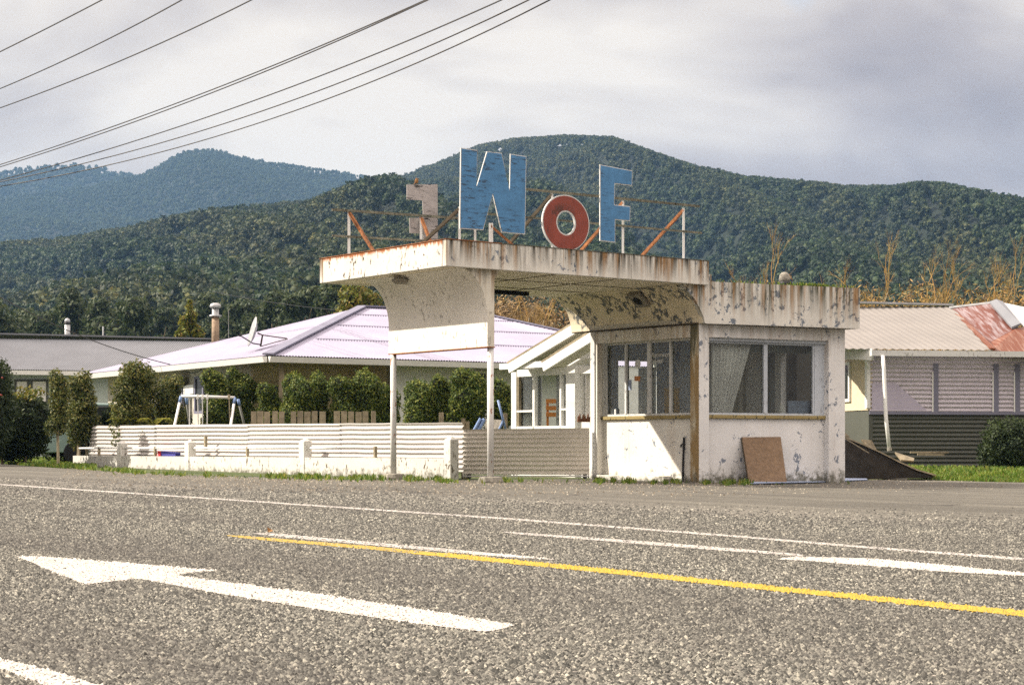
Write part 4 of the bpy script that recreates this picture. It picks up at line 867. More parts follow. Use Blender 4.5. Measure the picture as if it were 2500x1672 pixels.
for x in (1337, 1361): mb = MB(); mb.bar(P(x, 1150, oy + .03), P(x, 974, oy + .03), .05); mb.build('leg', M['orange'], oc)
mb = MB(); mb.box(P(1348, 1062, oy + .3), .36, .45, .05); mb.build('seat', M['orange'], oc)
pb = MB(); pbx = pf.shift(.06).at(1428, 1030); 
for k in range(9): pb.tube([V(pbx.x - .13 + k * .03, pbx.y - .05, pbx.z + .0), V(pbx.x - .13 + k * .032, pbx.y - .05, pbx.z + .12 + .05 * math.sin(k * 2.3))], [.03, .012], 5)
tag(pb.build('dried_plant', plain('brown_dried_flowers', (.14, .06, .03), .9)), 'brown dried flower clump on the sill right of the porch pillar', 'plant')

# right house: pale roof, rusty cross wing, lilac wall
rh = thing('corrugated_lilac_house', V(12, 45, .2), 'house with lilac corrugated walls and a part rusted roof right of the kiosk', 'house')
YQ = 42.; q0, q1 = P(2129, 851.7, YQ), P(2900, 884, YQ + 1.2); zq = q0.z
q1 = V(q1.x, q1.y, zq); dq = (q1 - q0).normalized(); YRr = 47.6
kr0, kr1 = P(1960, 734, 46.6), P(2322, 751.7, 47.8); kr1.z = kr0.z = (kr0.z + kr1.z) / 2
qa = q0 - dq * 2.2; qb = P(2424, 862, YQ + .55); qb = V(qb.x, qb.y, zq)
roof_face([qa, qb, kr1, kr0], M['paleroof'], rh, pitch=.19, per=4, amp=.012)
# cross wing faces
pk = P(2432, 737.7, 45.9); pv = P(2483, 794, 43.6)
def face(pts, m, nm, th=.03): mb = MB(); mb.prism(pts, (0, 0, -th)); return mb.build(nm, M[m], rh)
hipb = P(2560, 873, YQ + 1.0); v1_ = P(2322, 752, 47.75)
f_lo_l = qb; pm = P(2474, 800, 43.9)
face([P(2326, 752, 47.5), P(2432, 739, 46.6), P(2483, 800, 44.6), P(2412, 838, 43.6)], 'rustroof', 'roof')['label'] = 'red and lilac rust flecked roof face'
face([P(2412, 838.5, 43.59), P(2483, 800.5, 44.59), P(2560, 790, 45.2), P(2640, 880, 42.7), qb + UP * .005], 'rustroof2', 'roof')['label'] = 'orange rusted roof face'
face([P(2445, 738, 46.55), P(2620, 775, 46.2), P(2620, 800, 45.), P(2500, 797, 44.7)], 'white', 'roof')['label'] = 'white roof face beyond the ridge cap'
mb = MB(); mb.prism([P(2416, 741, 46.5), P(2432, 735, 46.5), P(2448, 740, 46.5), P(2492, 794, 44.5), P(2470, 803, 44.5)], (0, 0, .05)); mb.build('ridge_cap', M['greyroof'], rh)
mb = MB(); mb.bar(kr0 + UP * .03, kr1 + UP * .03, .25, .05); mb.bar(P(2322, 751, 47.6), P(2432, 738, 46.7), .2, .05); mb.build('ridge_flashing', M['steel'], rh)
mb = MB(); mb.bar(P(2324, 755, 47.55), qb + UP * .03, .12, .04); mb.build('valley_flashing', M['rustroof2'], rh)
mb = MB(); a, b = q0 - V(.05, .1, .1), q1 - V(0, .1, .1); mb.bar(a, b, .14, .13); mb.build('gutter', M['grimywhite'], rh)
fz = P(2129, 866, YQ); fa, fbb = P(2040, 866, YQ + 2.2), P(2128, 866, YQ - .02)
mb = MB(); mb.prism([P(2030, 850, YQ + .8), P(2128, 851, YQ), P(2128, 879, YQ), P(2030, 876, YQ + .8)], (.05, .05, 0)); mb.build('barge_fascia', M['white'], rh)
wq = Plane(V(q0.x, YQ + .45, 0), dq); T = lambda px: wq.t(px); LQ = (q1 - q0).length
def corr_wall(pl, t0, t1, z0, z1, m, nm, par, pitch=.09, amp=.012, off=0):
    mb = MB(); A, B = pl.pt(t0, 0, off), pl.pt(t1, 0, off); corr(mb, A, B, z0, z0, z1, z1, pl.n, pitch, amp, nx=4, wob=.0); return mb.build(nm, M[m], par, smooth=True)
corr_wall(wq, T(2122), LQ, wq.at(2300, 1005).z, zq - .1, 'lilacwall', 'wall', rh, .10, .017); corr_wall(wq, T(2124), LQ, -.2, wq.at(2300, 1006).z, 'darkwall', 'lower_wall', rh, .10, .015, off=-.03)
mb = MB(); mb.slab(wq, T(2122), LQ, wq.at(2300, 1012).z, wq.at(2300, 1005).z, -.05, .03); mb.build('wall_trim', M['lilacflash'], rh)
for x in (2284, 2431, 2483):
    mb = MB(); mb.slab(wq, T(x) - .06, T(x) + .06, wq.at(2300, 1005).z, zq - .3, .013, .03); mb.build('cover_strip', M['lilacflash'], rh)
    mb = MB(); mb.slab(wq, T(x - 9), T(x - 4), wq.at(2300, 1005).z, zq - .5, .013, .028); mb.build('cover_strip', M['white'], rh)
mb = MB(); z_a, z_b = wq.at(2200, 1001).z, wq.at(2180, 935).z; mb.prism([wq.pt(T(2128), z_a, .014), wq.pt(T(2262), z_a, .014), wq.pt(T(2186), z_b, .014), wq.pt(T(2128), z_b, .014)], wq.n * .006); mb.build('lilac_patch', M['patch'], rh)  # flat lilac patch with one slanting edge over the ribs
mb = MB(); mb.slab(wq, T(2115), T(2123), wq.at(2120, 996).z, zq - .1, -.1, .05); mb.build('corner_board', M['white'], rh)
mb = MB(); mb.bar(P(2112, 880, YQ + .2), P(2122, 899, YQ + .3), .04); mb.build('eave_bracket', M['white'], rh)
wq2 = Plane(wq.pt(T(2119), 0, -.05), V(-.55, .83, 0)) ; e2 = Plane(V(PX(1990, 45.2), 45.2, 0), wq.pt(T(2119), 0) - V(PX(1990, 45.2), 45.2, 0))
mb = MB(); L2 = (wq.pt(T(2119), 0) - V(PX(1990, 45.2), 45.2, 0)).length; mb.slab(e2, 0, L2, e2.at(2090, 1002).z, zq - .1, -.12, 0); mb.build('wall', M['beige'], rh)
mb = MB(); mb.slab(e2, 0, L2, -.2, e2.at(2090, 1004).z, -.12, -.02); mb.build('lower_wall', M['darkwall'], rh)
hwindow(e2, 2030, 2078, 886, 982, rh, bars=0); 
dpt = thing('leaning_downpipe', P(2170, 1098, YQ - .25), 'white downpipe hanging loose from the gutter of the lilac house', 'downpipe')
mb = MB(); mb.tube([P(2155, 868, YQ - .15), P(2158, 900, YQ - .2), P(2163, 1020, YQ - .3), P(2171, 1094, YQ - .4)], .045, 10); mb.build('pipe', M['white'], dpt, smooth=True)
mb = MB(); mb.tube([P(2171, 1093, YQ - .4), P(2172, 1100, YQ - .4)], .055, 10); mb.build('pipe_shoe', M['concrete'], dpt)
mb = MB(); mb.bar(P(2222, 1104, YQ), P(2316, 1104, YQ), .05, .04); mb.bar(P(2240, 1109, YQ - .1), P(2305, 1110, YQ - .1), .05, .04)
tag(mb.build('pale_plank', M['timber']), 'two thin pale planks lying at the foot of the lilac house wall', 'plank')

# debris heap beside the kiosk
YD = 36.5
def curvesheet(nm, pts, Y0, Y1, th, m, label, cat, jag=0):
    mb = MB(); a = [P(x, y, Y0) for x, y in pts]; b = [P(x, y, Y0) + V(.1, Y1 - Y0, .0) for x, y in pts]; n = len(pts)
    vs = a + b + [v - UP * th for v in a] + [v - UP * th for v in b]
    fs = [(i, i + 1, n + i + 1, n + i) for i in range(n - 1)] + [(2 * n + i, 3 * n + i, 3 * n + i + 1, 2 * n + i + 1) for i in range(n - 1)] + [(i, 2 * n + i, 2 * n + i + 1, i + 1) for i in range(n - 1)] + [(n + i, n + i + 1, 3 * n + i + 1, 3 * n + i) for i in range(n - 1)]
    mb.add(vs, fs); return tag(mb.build(nm, M[m]), label, cat)
hp_ = [(2030, 1045), (2070, 1068), (2110, 1084), (2150, 1102), (2195, 1125), (2240, 1145), (2285, 1158)]
curvesheet('roofing_sheet', hp_, YD, YD + 1.6, .03, 'timber', 'bent pale edged roofing sheet sagging over the dark rubbish heap', 'sheet')
mb = MB(); fr_ = [P(x, y + 6, YD + .03) for x, y in hp_]; bot = [P(2272, 1166, YD + .03), P(2030, 1172, YD + .03)]
mb.prism(fr_ + bot, (0, 1.5, 0)); tag(mb.build('rubbish_heap', M['tarp']), 'dark heap of rotten sheeting right of the kiosk', 'rubbish')
def plank(pts, Y, m, label, th=.03): mb = MB(); mb.prism([P(x, y, Y + dy) for x, y, dy in pts], (0, .02, -th)); return tag(mb.build('broken_board', M[m]), label, 'board', 'broken boards on the heap')
plank([(2103, 1072, 0), (2128, 1074, .2), (2142, 1101, .2), (2118, 1091, 0)], YD + .5, 'timber', 'tan broken board standing up out of the heap')
plank([(2185, 1103, 0), (2232, 1118, 0), (2231, 1124, -.2), (2200, 1122, -.2)], YD + .8, 'timber', 'pinkish wedge of board lying on the lower end of the heap')
plank([(2056, 1054, 0), (2066, 1057, 0), (2075, 1066, 0), (2062, 1063, 0)], YD - .1, 'timber', 'small splintered board at the top of the heap by the kiosk wall')
mb = MB(); mb.bar(P(2050, 1062, YD - .3), P(2122, 1106, YD - .3), .02); tag(mb.build('thin_stick', M['timber']), 'thin pale stick sloping across the dark heap', 'stick')
pl_ = thing('plywood_sheet', GP(1870, 1176), 'brown plywood sheet leaning on the kiosk front wall below the window', 'plywood')
fA, fB = wf.shift(.42), wf.shift(-.10)
A_, B_ = fA.at(1829, 1174), fA.at(1921, 1166.5); zf = gz(A_.x) + .012; A_.z = B_.z = zf
tp0, tp1 = fB.at(1812, 1067), fB.at(1906, 1066)
mb = MB(); nrm = (B_ - A_).cross(tp0 - A_).normalized(); nrm = nrm if nrm.y < 0 else -nrm; mb.prism([A_, B_, tp1, tp0], -nrm * .018); mb.build('board', M['ply'], pl_)
mb = MB(); mb.bar(A_ - nrm * .03 + wf.d * .01, tp0 - nrm * .03 + wf.d * .01, .03); mb.build('edge_bar', M['darkbar'], pl_)  # dark bar along the left edge of the plywood
mb = MB(); bs = [GP(1832, 1183, .012), GP(1900, 1182, .02), GP(2000, 1179, .015), GP(2118, 1173, .012), GP(2112, 1165.5, .012), GP(2000, 1166.5, .02), GP(1900, 1168, .02), GP(1850, 1172, .012)]
mb.prism(bs, (0, 0, .012)); tag(mb.build('ground_sheet', M['bluesheet']), 'flat blue grey sheet lying on the ground in front of the kiosk', 'sheet')

# ------------------------------------------------------------------ yard things behind the fence
pal = thing('paling_fence', gpt(750, 39), 'row of short grey timber palings behind the white fence', 'fence')
for x0, x1 in ((613, 626), (628, 643), (645, 659), (665, 678), (681, 694), (710, 723), (726, 740), (743, 758), (761, 775), (780, 795), (815, 830), (833, 847), (850, 864), (868, 883), (885, 899), (906, 916)):
    mb = MB(); yt = 1004 + RNG.uniform(-1.2, 1.5); a, b = P(x0, yt, 39), P(x1, yt, 39); mb.box(V((a.x + b.x) / 2, 39, a.z / 2), b.x - a.x, .022, a.z); mb.build('paling', M['timber'], pal)
mb = MB(); mb.bar(P(606, 1060, 39.04), P(918, 1060, 39.04), .04, .08); mb.build('fence_rail', M['timber'], pal)
for x0, x1, y, Y, lab in ((906 + 1, 917, 1004, 36, 'short timber post behind the left canopy post'), (1072, 1083, 1007, 35, 'timber post in front of the hedge between the canopy posts'), (1229, 1239, 1009, 35, 'timber post beside the blue edged board')):
    mb = MB(); a, b = P(x0, y, Y), P(x1, y, Y); mb.box(V((a.x + b.x) / 2, Y, a.z / 2), b.x - a.x, .09, a.z); tag(mb.build('fence_post', M['timber'], bevel=.005), lab, 'post')
sw = thing('swing_set', gpt(507, 41.2), 'white and blue metal swing set behind the fence', 'swing set'); YS = 41.2
tA, tB = P(441.7, 967, YS), P(573, 970.5, YS + .2)
mb = MB(); mb.tube([tA, tB], .035, 8); mb.build('top_bar', M['white'], sw, smooth=True)
for top, xb, m_, dy in ((tA, 404, 'white', -.5), (tA + V(.1, .1, -.03), 478, 'darkwall', .6), (tB, 549, 'white', -.5), (tB + V(.06, .1, -.03), 622, 'darkwall', .6)):
    b = gpt(xb, YS + dy); mid = top.lerp(b, .09)
    mb = MB(); mb.tube([top, mid], .034, 8, 1); mb.tube([mid, b], .03, 8, 0); mb.build('leg', [M[m_], M['blueplastic']], sw, smooth=True)
for x, m_ in ((462, 'white'), (482, 'white'), (494, 'white'), (506, 'white'), (559, 'timber')):
    mb = MB(); a = P(x, 969, YS + .05); mb.tube([a, V(a.x + RNG.uniform(-.05, .05), a.y, .35)], .014, 5); mb.tube([a + UP * .06, a - UP * .05], .03, 6); mb.build('swing_chain', M[m_], sw)
for x in (472, 500):
    mb = MB(); a = P(x, 969, YS + .05); mb.box(V(a.x, a.y, .36), .4, .18, .04); mb.build('swing_seat', M['blueplastic'], sw)
# the parked car behind the shrubs
car = thing('parked_car', gpt(330, 46), 'pale green car parked behind the shrubs, mostly hidden', 'car')
cg = gz(-9); cx = PX(330, 46); carm = plain('pale_green_car_paint', (.26, .36, .34), .3, var=.05, bump=0)
def carp(pts, y0, y1, m, nm, par=None): mb = MB(); mb.prism([V(cx + a, 46 + y0, cg + z) for a, z in pts], (0, y1 - y0, 0)); return mb.build(nm, m, par or car, bevel=.03)
carp([(-2.05, .3), (2.1, .3), (2.15, .75), (1.3, .92), (-1.3, 1.0), (-2.0, .92), (-2.1, .6)], -.8, .8, carm, 'body')
carp([(-1.6, 1.0), (1.15, .95), (.5, 1.42), (-.9, 1.45)], -.7, .7, M['darkglass'], 'windows'); carp([(-1.0, 1.44), (.6, 1.42), (.4, 1.49), (-.8, 1.52)], -.68, .68, carm, 'roof')
for sx in (-1.3, 1.3):
    for sy in (-.82, .66): mb = MB(); mb.tube([V(cx + sx, 46 + sy, cg + .3), V(cx + sx, 46 + sy + .18, cg + .3)], .3, 18); mb.build('wheel', M['black'], car, bevel=.03)
# tyre left of the fence
ty_ = MB(); tc = P(199, 1088, 44.2); rr = .16
ty_.tube([tc + V(math.cos(a) * rr, 0, math.sin(a) * rr) for a in [k * math.pi / 8 for k in range(17)]], .045, 8, caps=False)
tag(ty_.build('tyre', M['black'], smooth=True), 'small black tyre at the left end of the white fence', 'tyre')
# box with the figure, blue edged board, fixtures
bx_ = wall.shift(-.12); crate = thing('painted_box', bx_.pt(bx_.t(405), .35), 'small red and blue box with a white nought behind the low wall', 'box')
mb = MB(); mb.slab(bx_, bx_.t(379), bx_.t(393), .25, .47, -.12, 0); mb.build('red_side', plain('red_box_paint', (.45, .02, .04), .5, var=.1), crate)
mb = MB(); mb.prism([bx_.pt(bx_.t(393) + .004, .25), bx_.pt(bx_.t(426), .25), bx_.pt(bx_.t(429), .43), bx_.pt(bx_.t(393) + .004, .47)], -bx_.n * .12); mb.build('blue_side', plain('blue_box_paint', (.05, .05, .26), .6, var=.15), crate)
text_mesh('0', bx_.shift(.004).pt(bx_.t(380.5), .30), bx_.d, UP, .24, M['white'], crate, 'figure')
bb_ = thing('play_board', gpt(1197, 33.8), 'grey board held between slanting blue tubes behind the gate', 'playground toy'); Yb = 33.8
for p0, p1 in (((1158, 1050), (1174, 1021)), ((1168, 1050), (1183, 1022)), ((1217, 1052), (1228, 1028)), ((1229, 1027), (1235, 1050))):
    a, b = P(*p0, Yb), P(*p1, Yb); a = a - (b - a) * 2.2; mb = MB(); mb.tube([a, b], .032 if p0[0] < 1200 else .022, 10); mb.build('blue_tube', M['blueplastic'], bb_, smooth=True)
mb = MB(); mb.prism([P(1184, 1060, Yb + .02), P(1220, 1060, Yb + .02), P(1224, 1025, Yb + .3), P(1186, 1022, Yb + .3)], (0, .02, 0)); mb.build('board', M['concrete'], bb_)

# ------------------------------------------------------------------ foliage
def leafcloud(rng, blobs, n, size, shell=.28, aspect=.55, up=.0):
    """leaf quads spread through the outer shell of a set of ellipsoids; blobs = [(c, r)]"""
    c = np.array([b[0] for b in blobs], float); r = np.array([b[1] for b in blobs], float)
    w = (r[:, 0] * r[:, 1] + r[:, 1] * r[:, 2] + r[:, 0] * r[:, 2]); w = w / w.sum()
    k = rng.choice(len(blobs), n, p=w); d = rng.normal(size=(n, 3)); d /= np.linalg.norm(d, axis=1)[:, None]
    lump = 1 + .12 * np.sin(d[:, 0] * 7 + k) * np.sin(d[:, 2] * 8 + k * 2) + .07 * np.sin(d[:, 1] * 15 + k)
    rad_ = (1 - shell * np.abs(rng.normal(size=n)) * .7) * lump + rng.exponential(.03, n)
    p = c[k] + d * r[k] * rad_[:, None]
    nrm = d + rng.normal(size=(n, 3)) * .75; nrm[:, 2] += up; nrm /= np.linalg.norm(nrm, axis=1)[:, None]
    a = np.cross(nrm, rng.normal(size=(n, 3))); a /= np.linalg.norm(a, axis=1)[:, None]; b = np.cross(nrm, a)
    s = size * rng.uniform(.6, 1.4, n)[:, None]; a = a * s; b = b * s * aspect
    vs = np.stack([p - a, p - b * .9, p + a, p + b * .9], 1).reshape(-1, 3); q = np.arange(n * 4).reshape(n, 4)
    return vs, q
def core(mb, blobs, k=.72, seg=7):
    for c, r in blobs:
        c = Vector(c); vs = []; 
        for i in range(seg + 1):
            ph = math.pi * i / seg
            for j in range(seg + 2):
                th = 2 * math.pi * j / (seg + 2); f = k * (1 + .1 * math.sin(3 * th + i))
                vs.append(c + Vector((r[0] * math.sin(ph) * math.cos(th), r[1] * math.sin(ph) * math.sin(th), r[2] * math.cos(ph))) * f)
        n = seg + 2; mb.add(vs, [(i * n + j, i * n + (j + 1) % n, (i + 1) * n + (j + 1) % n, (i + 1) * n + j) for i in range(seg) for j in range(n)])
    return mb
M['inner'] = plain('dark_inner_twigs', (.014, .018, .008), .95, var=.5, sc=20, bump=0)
NRG = np.random.default_rng(5)
def bush(name, label, cat, x0, x1, ytop, Y, m='hedge', group=None, leaf=.032, dens=1., ybot=None, stems=2, taper=.8, nb=None, seed=1, corek=.7):
    rng = np.random.default_rng(seed); xa, xb = PX(x0, Y), PX(x1, Y); wd = xb - xa; zt = P(0, ytop, Y).z; zb = P(0, ybot, Y).z if ybot else gz(xa) + .25
    o = thing(name, V((xa + xb) / 2, Y, gz(xa)), label, cat, group); hgt = zt - zb
    nb = nb or max(14, int(wd * hgt * 11)); blobs = []
    for i in range(nb):
        u = rng.uniform(0, 1); v = (i + .5) / nb
        rr = min(wd, hgt, 1.5) * (rng.uniform(.26, .40) if wd < hgt * 1.3 else rng.uniform(.24, .34)) * (1 - .12 * v); half = max(0, wd / 2 - rr * .9) * (1 - (1 - taper) * v)
        cx_ = (xa + xb) / 2 + (((i * .618) % 1) * 2 - 1 + rng.uniform(-.12, .12)) * half; cz = zb + rr * .7 + v * (hgt - rr * 1.85)
        blobs.append(((cx_, Y + rng.uniform(-.25, .25) * min(wd, 1.6), cz), (rr * rng.uniform(.9, 1.2), rr * 1.05, rr * rng.uniform(1., 1.4))))
    area = sum(4 * math.pi * b[1][0] * b[1][2] for b in blobs)
    n = int(min(42000, area / (leaf * leaf) * .95 * dens)); vs, q = leafcloud(rng, blobs, n, leaf)
    np_mesh('foliage', vs, q, M[m], o)
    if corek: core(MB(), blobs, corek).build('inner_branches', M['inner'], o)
    mb = MB()
    for k in range(stems):
        bx0 = (xa + xb) / 2 + (k - (stems - 1) / 2) * wd * .3; mb.tube([V(bx0, Y, gz(xa) - .05), V(bx0 + rng.uniform(-.05, .05), Y, zb + .1), V(bx0 + rng.uniform(-.1, .1), Y, zb + hgt * .5)], [.04, .032, .012], 6)
    if stems: mb.build('stem', M['palebark'], o)
    return o
G1 = 'clipped shrubs in the hedge behind the fence'
for i, (x0, x1, yt, Y, lab) in enumerate(((497, 561, 897, 43.0, 'clipped shrub right behind the swing set'), (552, 626, 896, 43.2, 'clipped shrub between the swing set and the porch of the lilac house'), (634, 681, 934, 42.1, 'small dark shrub in front of the porch opening'),
        (690, 770, 908, 40.9, 'rounded shrub right of the timber porch post'), (760, 804, 904, 41.2, 'narrow shrub under the middle of the lilac roof'), (808, 872, 912, 40.9, 'broad shrub left of the taller one beside the left canopy post'), (864, 937, 898, 41.1, 'tall round topped shrub just left of the left canopy post'),
        (922, 975, 936, 41.6, 'shaded low shrub behind the left canopy post'), (990, 1062, 922, 39.2, 'shrub right of the left canopy post'), (1052, 1110, 914, 39.5, 'middle shrub between the two canopy posts'), (1100, 1192, 896, 39., 'tallest shrub, left of the right canopy post'), (1196, 1250, 922, 39.6, 'shaded shrub between the right canopy post and the porch house'))):
    bush('clipped_shrub', lab, 'shrub', x0 - 5, x1 + 5, yt - 2, Y, 'hedge', G1, seed=20 + i, leaf=.03, ybot=1052, taper=.92)
bush('slender_tree', 'slender young tree with a pale forked trunk on the left lawn', 'tree', 113, 172, 897, 41.5, 'shrub', seed=41, ybot=1062, stems=1, leaf=.035, dens=.8, corek=.45)
bush('loose_shrub', 'loose dark green shrub left of the fence end behind the slender tree', 'shrub', 160, 243, 899, 44, 'shrub', seed=42, leaf=.036, dens=.85, corek=.55, ybot=1080)
bush('loose_shrub', 'tall loose shrub in front of the parked car', 'shrub', 272, 378, 871, 43, 'shrub', seed=43, leaf=.036, dens=.8, corek=.5)
bush('loose_shrub', 'lower shrub left of the swing set under the lilac eave', 'shrub', 372, 455, 908, 43.5, 'shrub', seed=44, leaf=.036, dens=.8, corek=.55)
bush('berry_tree', 'very dark broad leaved tree with red berries at the left edge', 'tree', -160, 34, 850, 40, 'darktree', seed=45, leaf=.05, nb=34, taper=.75)
bush('hedge_bush', 'big shaded bush with glossy yellow green tips at the left edge', 'bush', -60, 128, 955, 42.5, 'darktree', seed=46, leaf=.045, nb=36, taper=1.)
bush('hedge_bush', 'dark bush behind the left end of the white fence', 'bush', 100, 262, 985, 46, 'darktree', seed=47, leaf=.05, nb=24, taper=1.)
bush('garden_bush', 'dark bush filling the gap below the parked car', 'bush', 215, 480, 990, 44.6, 'darktree', seed=50, leaf=.05, nb=24, taper=1.)
bush('yard_bush', 'black green round bush against the lilac house at the right edge', 'bush', 2398, 2535, 1018, 40.5, 'darktree', seed=48, leaf=.035, nb=22)
bt = bush('golden_bush', 'bright variegated leaves along the top of the left hedge', 'bush', 28, 122, 940, 42, 'golden', seed=49, leaf=.04, ybot=975, dens=.25, corek=0, stems=0)
rngb = np.random.default_rng(3); mb = MB()
for k in range(5): q = V(PX(rngb.uniform(-20, 22), 39.3), 39.3 + rngb.uniform(0, .3), P(0, rngb.uniform(860, 1000), 39.).z); mb.lathe(q, [(.01, -.02), (.025, 0), (.01, .02)], 6)
o = [x for x in COL.objects if x.name == 'berry_tree'][0]; mb.build('berries', plain('red_berries', (.25, .03, .015), .5), o)
# fern fronds over the fence
for i, (x, Y) in enumerate(((300, 42.6), (375, 41.8), (425, 41.4))):
    rng = np.random.default_rng(60 + i); c = P(x, 1042, Y)
    fo = thing('fern', gpt(x, Y), ('yellow green fern at the left above the white fence', 'yellow green fern in front of the tall loose shrub', 'yellow green fern just left of the swing set')[i], 'fern', 'ferns above the fence')
    for k in range(7):
        vs = []; fs = []; an = rng.uniform(0, 2 * math.pi); ln = rng.uniform(.2, .42)
        for j in range(12):
            u = j / 11; p = c + V(math.cos(an) * ln * u, math.sin(an) * ln * u * .5, .20 * math.sin(u * 2.4) + .0); wv = .05 * (1 - u) + .012
            s_ = V(-math.sin(an), math.cos(an), 0) * wv; d_ = V(math.cos(an), math.sin(an) * .5, 0) * .03
            for sg in (-1, 1): b = len(vs); vs += [p - d_, p + d_, p + s_ * sg + d_ * 1.4 - UP * wv * .3, p + s_ * sg - d_ * .2 - UP * wv * .3]; fs.append((b, b + 1, b + 2, b + 3))
        MB().add(vs, fs).build('frond', M['fern'], fo)
    mb = MB(); mb.tube([gpt(x, Y), c], .05, 6); mb.build('fern_trunk', M['bark'], fo)

# weeds and lawn
def blades(name, pts, hmin, hmax, m, label, cat, seed, wd=.008):
    rng = np.random.default_rng(seed); p = np.array(pts, float); n = len(p); an = rng.uniform(0, 2 * math.pi, n); h = rng.uniform(hmin, hmax, n)
    d = np.stack([np.cos(an), np.sin(an), np.zeros(n)], 1); lean = rng.uniform(.1, .7, n)
    w = np.stack([-d[:, 1], d[:, 0], d[:, 2]], 1) * wd * rng.uniform(.7, 2., n)[:, None]
    mid = p + d * (h * lean * .4)[:, None] + np.array([0, 0, 1]) * (h * .62)[:, None]; tip = p + d * (h * lean)[:, None] + np.array([0, 0, 1]) * h[:, None]
    vs = np.stack([p - w, p + w, mid + w * .9, mid - w * .9, tip + w * .15, tip - w * .15], 1).reshape(-1, 3); b = np.arange(n)[:, None] * 6
    q = np.concatenate([b + np.array([[0, 1, 2, 3]]), b + np.array([[3, 2, 4, 5]])], 0)
    return tag(np_mesh(name, vs, q, m), label, cat, kind='stuff')
rg = np.random.default_rng(11); pts = []
def wallpx(x): return np.interp(x, [185, 300, 455, 740, 1110, 1440], [1140, 1151, 1160, 1167, 1172, 1172])
CL_ = []
for x0, x1, k_, hh in ((186, 300, 9, 0), (300, 460, 12, 0), (500, 600, 2, 0), (640, 670, 2, 0), (683, 728, 4, 0), (735, 790, 6, 0), (790, 850, 3, 1), (850, 940, 8, 0), (975, 1022, 4, 0), (1030, 1125, 5, 0), (1060, 1180, 4, 4), (1230, 1300, 3, 4), (1400, 1470, 2, 4), (1490, 1540, 3, 4), (1580, 1680, 5, 6), (1720, 1830, 8, 8)):
    for k in range(k_): CL_.append((rg.uniform(x0, x1), hh + rg.uniform(-1, 1.5), rg.uniform(2.5, 8), rg.uniform(.4, 1.5)))
for cx_, hh, wd_, sc in CL_:
    for k in range(int(15 * wd_ * sc)):
        x = rg.normal(cx_, wd_); g = GP(x, wallpx(x) + hh + rg.exponential(1.) - .5); pts.append((g.x, g.y, g.z - .045 * max(0, 1.3 - sc) - rg.uniform(0, .02)))
for k in range(700):
    x = rg.uniform(186, 2080); g = GP(x, (wallpx(x) if x < 1440 else 1176) + abs(rg.normal(0, 3.5))); pts.append((g.x, g.y, g.z - .05))
blades('weeds', pts, .025, .11, M['weed'], 'green weeds growing along the foot of the low wall and kiosk', 'weeds', 1, .009)
def grit():
    n = 5200; x = rg.uniform(150, 2450, n); yb = np.interp(x, [150, 300, 455, 740, 1110, 1440, 1700, 2060, 2450], [1140, 1153, 1161, 1168, 1173, 1173, 1179, 1166, 1160]) + np.abs(rg.normal(0, 5, n)) + rg.uniform(0, 1, n) ** 3 * 30
    vs, fs = [], []
    for i in range(n):
        g = GP(x[i], yb[i], .0); s_ = rg.uniform(.006, .02); b = len(vs)
        vs += [g + V(math.cos(a) * s_, math.sin(a) * s_, -.001) for a in (rg.uniform(0, 1.5), 2.1, 3.9, 5.2)] + [g + V(0, 0, s_ * rg.uniform(.4, 1.2))]; fs += [(b, b + 1, b + 4), (b + 1, b + 2, b + 4), (b + 2, b + 3, b + 4), (b + 3, b, b + 4)]
    m, t, bs = mat('loose_gravel', (.2, .2, .2), .9); t.put(bs.inputs['Base Color'], t.ramp(t.noise(t.pos(), 14, 2), [(.35, (.07, .055, .035)), (.5, (.20, .17, .13)), (.65, (.42, .38, .30))]))
    return tag(MB().add(vs, fs).build('loose_gravel', m), 'loose gravel and grit lying along the foot of the walls', 'gravel', kind='stuff')
grit()
pts = []
for k in range(60000):
    Y = rg.uniform(39, 60); x = rg.uniform(-17.5, -8.6); e = GP(np.interp((x / Y) * F + 1250, [-900, 1250], [-900, 1250]), 1300)
    px = x / Y * F + 1250; ye = np.interp(px, [-900, -300, 0, 64, 190, 300], [1096, 1119, 1131, 1137, 1146, 1150]); Ye = F * H0 / ((ye - YH) - AX * (px - 1250))
    if Y > Ye + rg.exponential(.05) - .1 and px < 235: pts.append((x, Y, gz(x) - .03))
blades('lawn_grass', pts, .04, .11, M['grass'], 'green lawn grass at the left under the shaded hedge', 'grass', 2, .012)
pts = []
for k in range(15000):
    px = rg.uniform(2215, 2760); Y = 35.5 + rg.gamma(2.2, .75); x = PX(px, Y)
    if Y > 36.6 + (2300 - px) * .008 + rg.exponential(.3): pts.append((x, Y, gz(x) - .03 + min(.22, max(0, Y - 36.6) * .11)))
blades('bank_grass', pts, .04, .12, M['grass'], 'grass bank in front of the lilac corrugated house', 'grass', 3, .012)
mb = MB(); a = [gpt(2215, 37.6, -.05), gpt(2900, 36.4, -.05), gpt(2900, 39, .19), gpt(2215, 39.5, .19), gpt(2900, 60, .2), gpt(2150, 60, .2)]; mb.add(a, [(0, 1, 2, 3), (3, 2, 4, 5)])
tag(mb.build('grass_bank', M['soil']), 'low earth bank under the grass by the lilac house', 'ground', kind='structure')
pts = []
for k in range(500):
    tt = wp.t(rg.normal(1985, 28)) ; q = wp.pt(tt, 3.28, -.05 - rg.uniform(0, .08)); pts.append(tuple(q))
for k in range(130): q = wp.pt(rg.uniform(.1, LPp), 3.285, -.03 - rg.uniform(0, .08)); pts.append(tuple(q))
blades('roof_grass', pts, .02, .09, M['weed'], 'tufts of yellow green grass growing on the kiosk roof edge', 'grass', 4, .006)
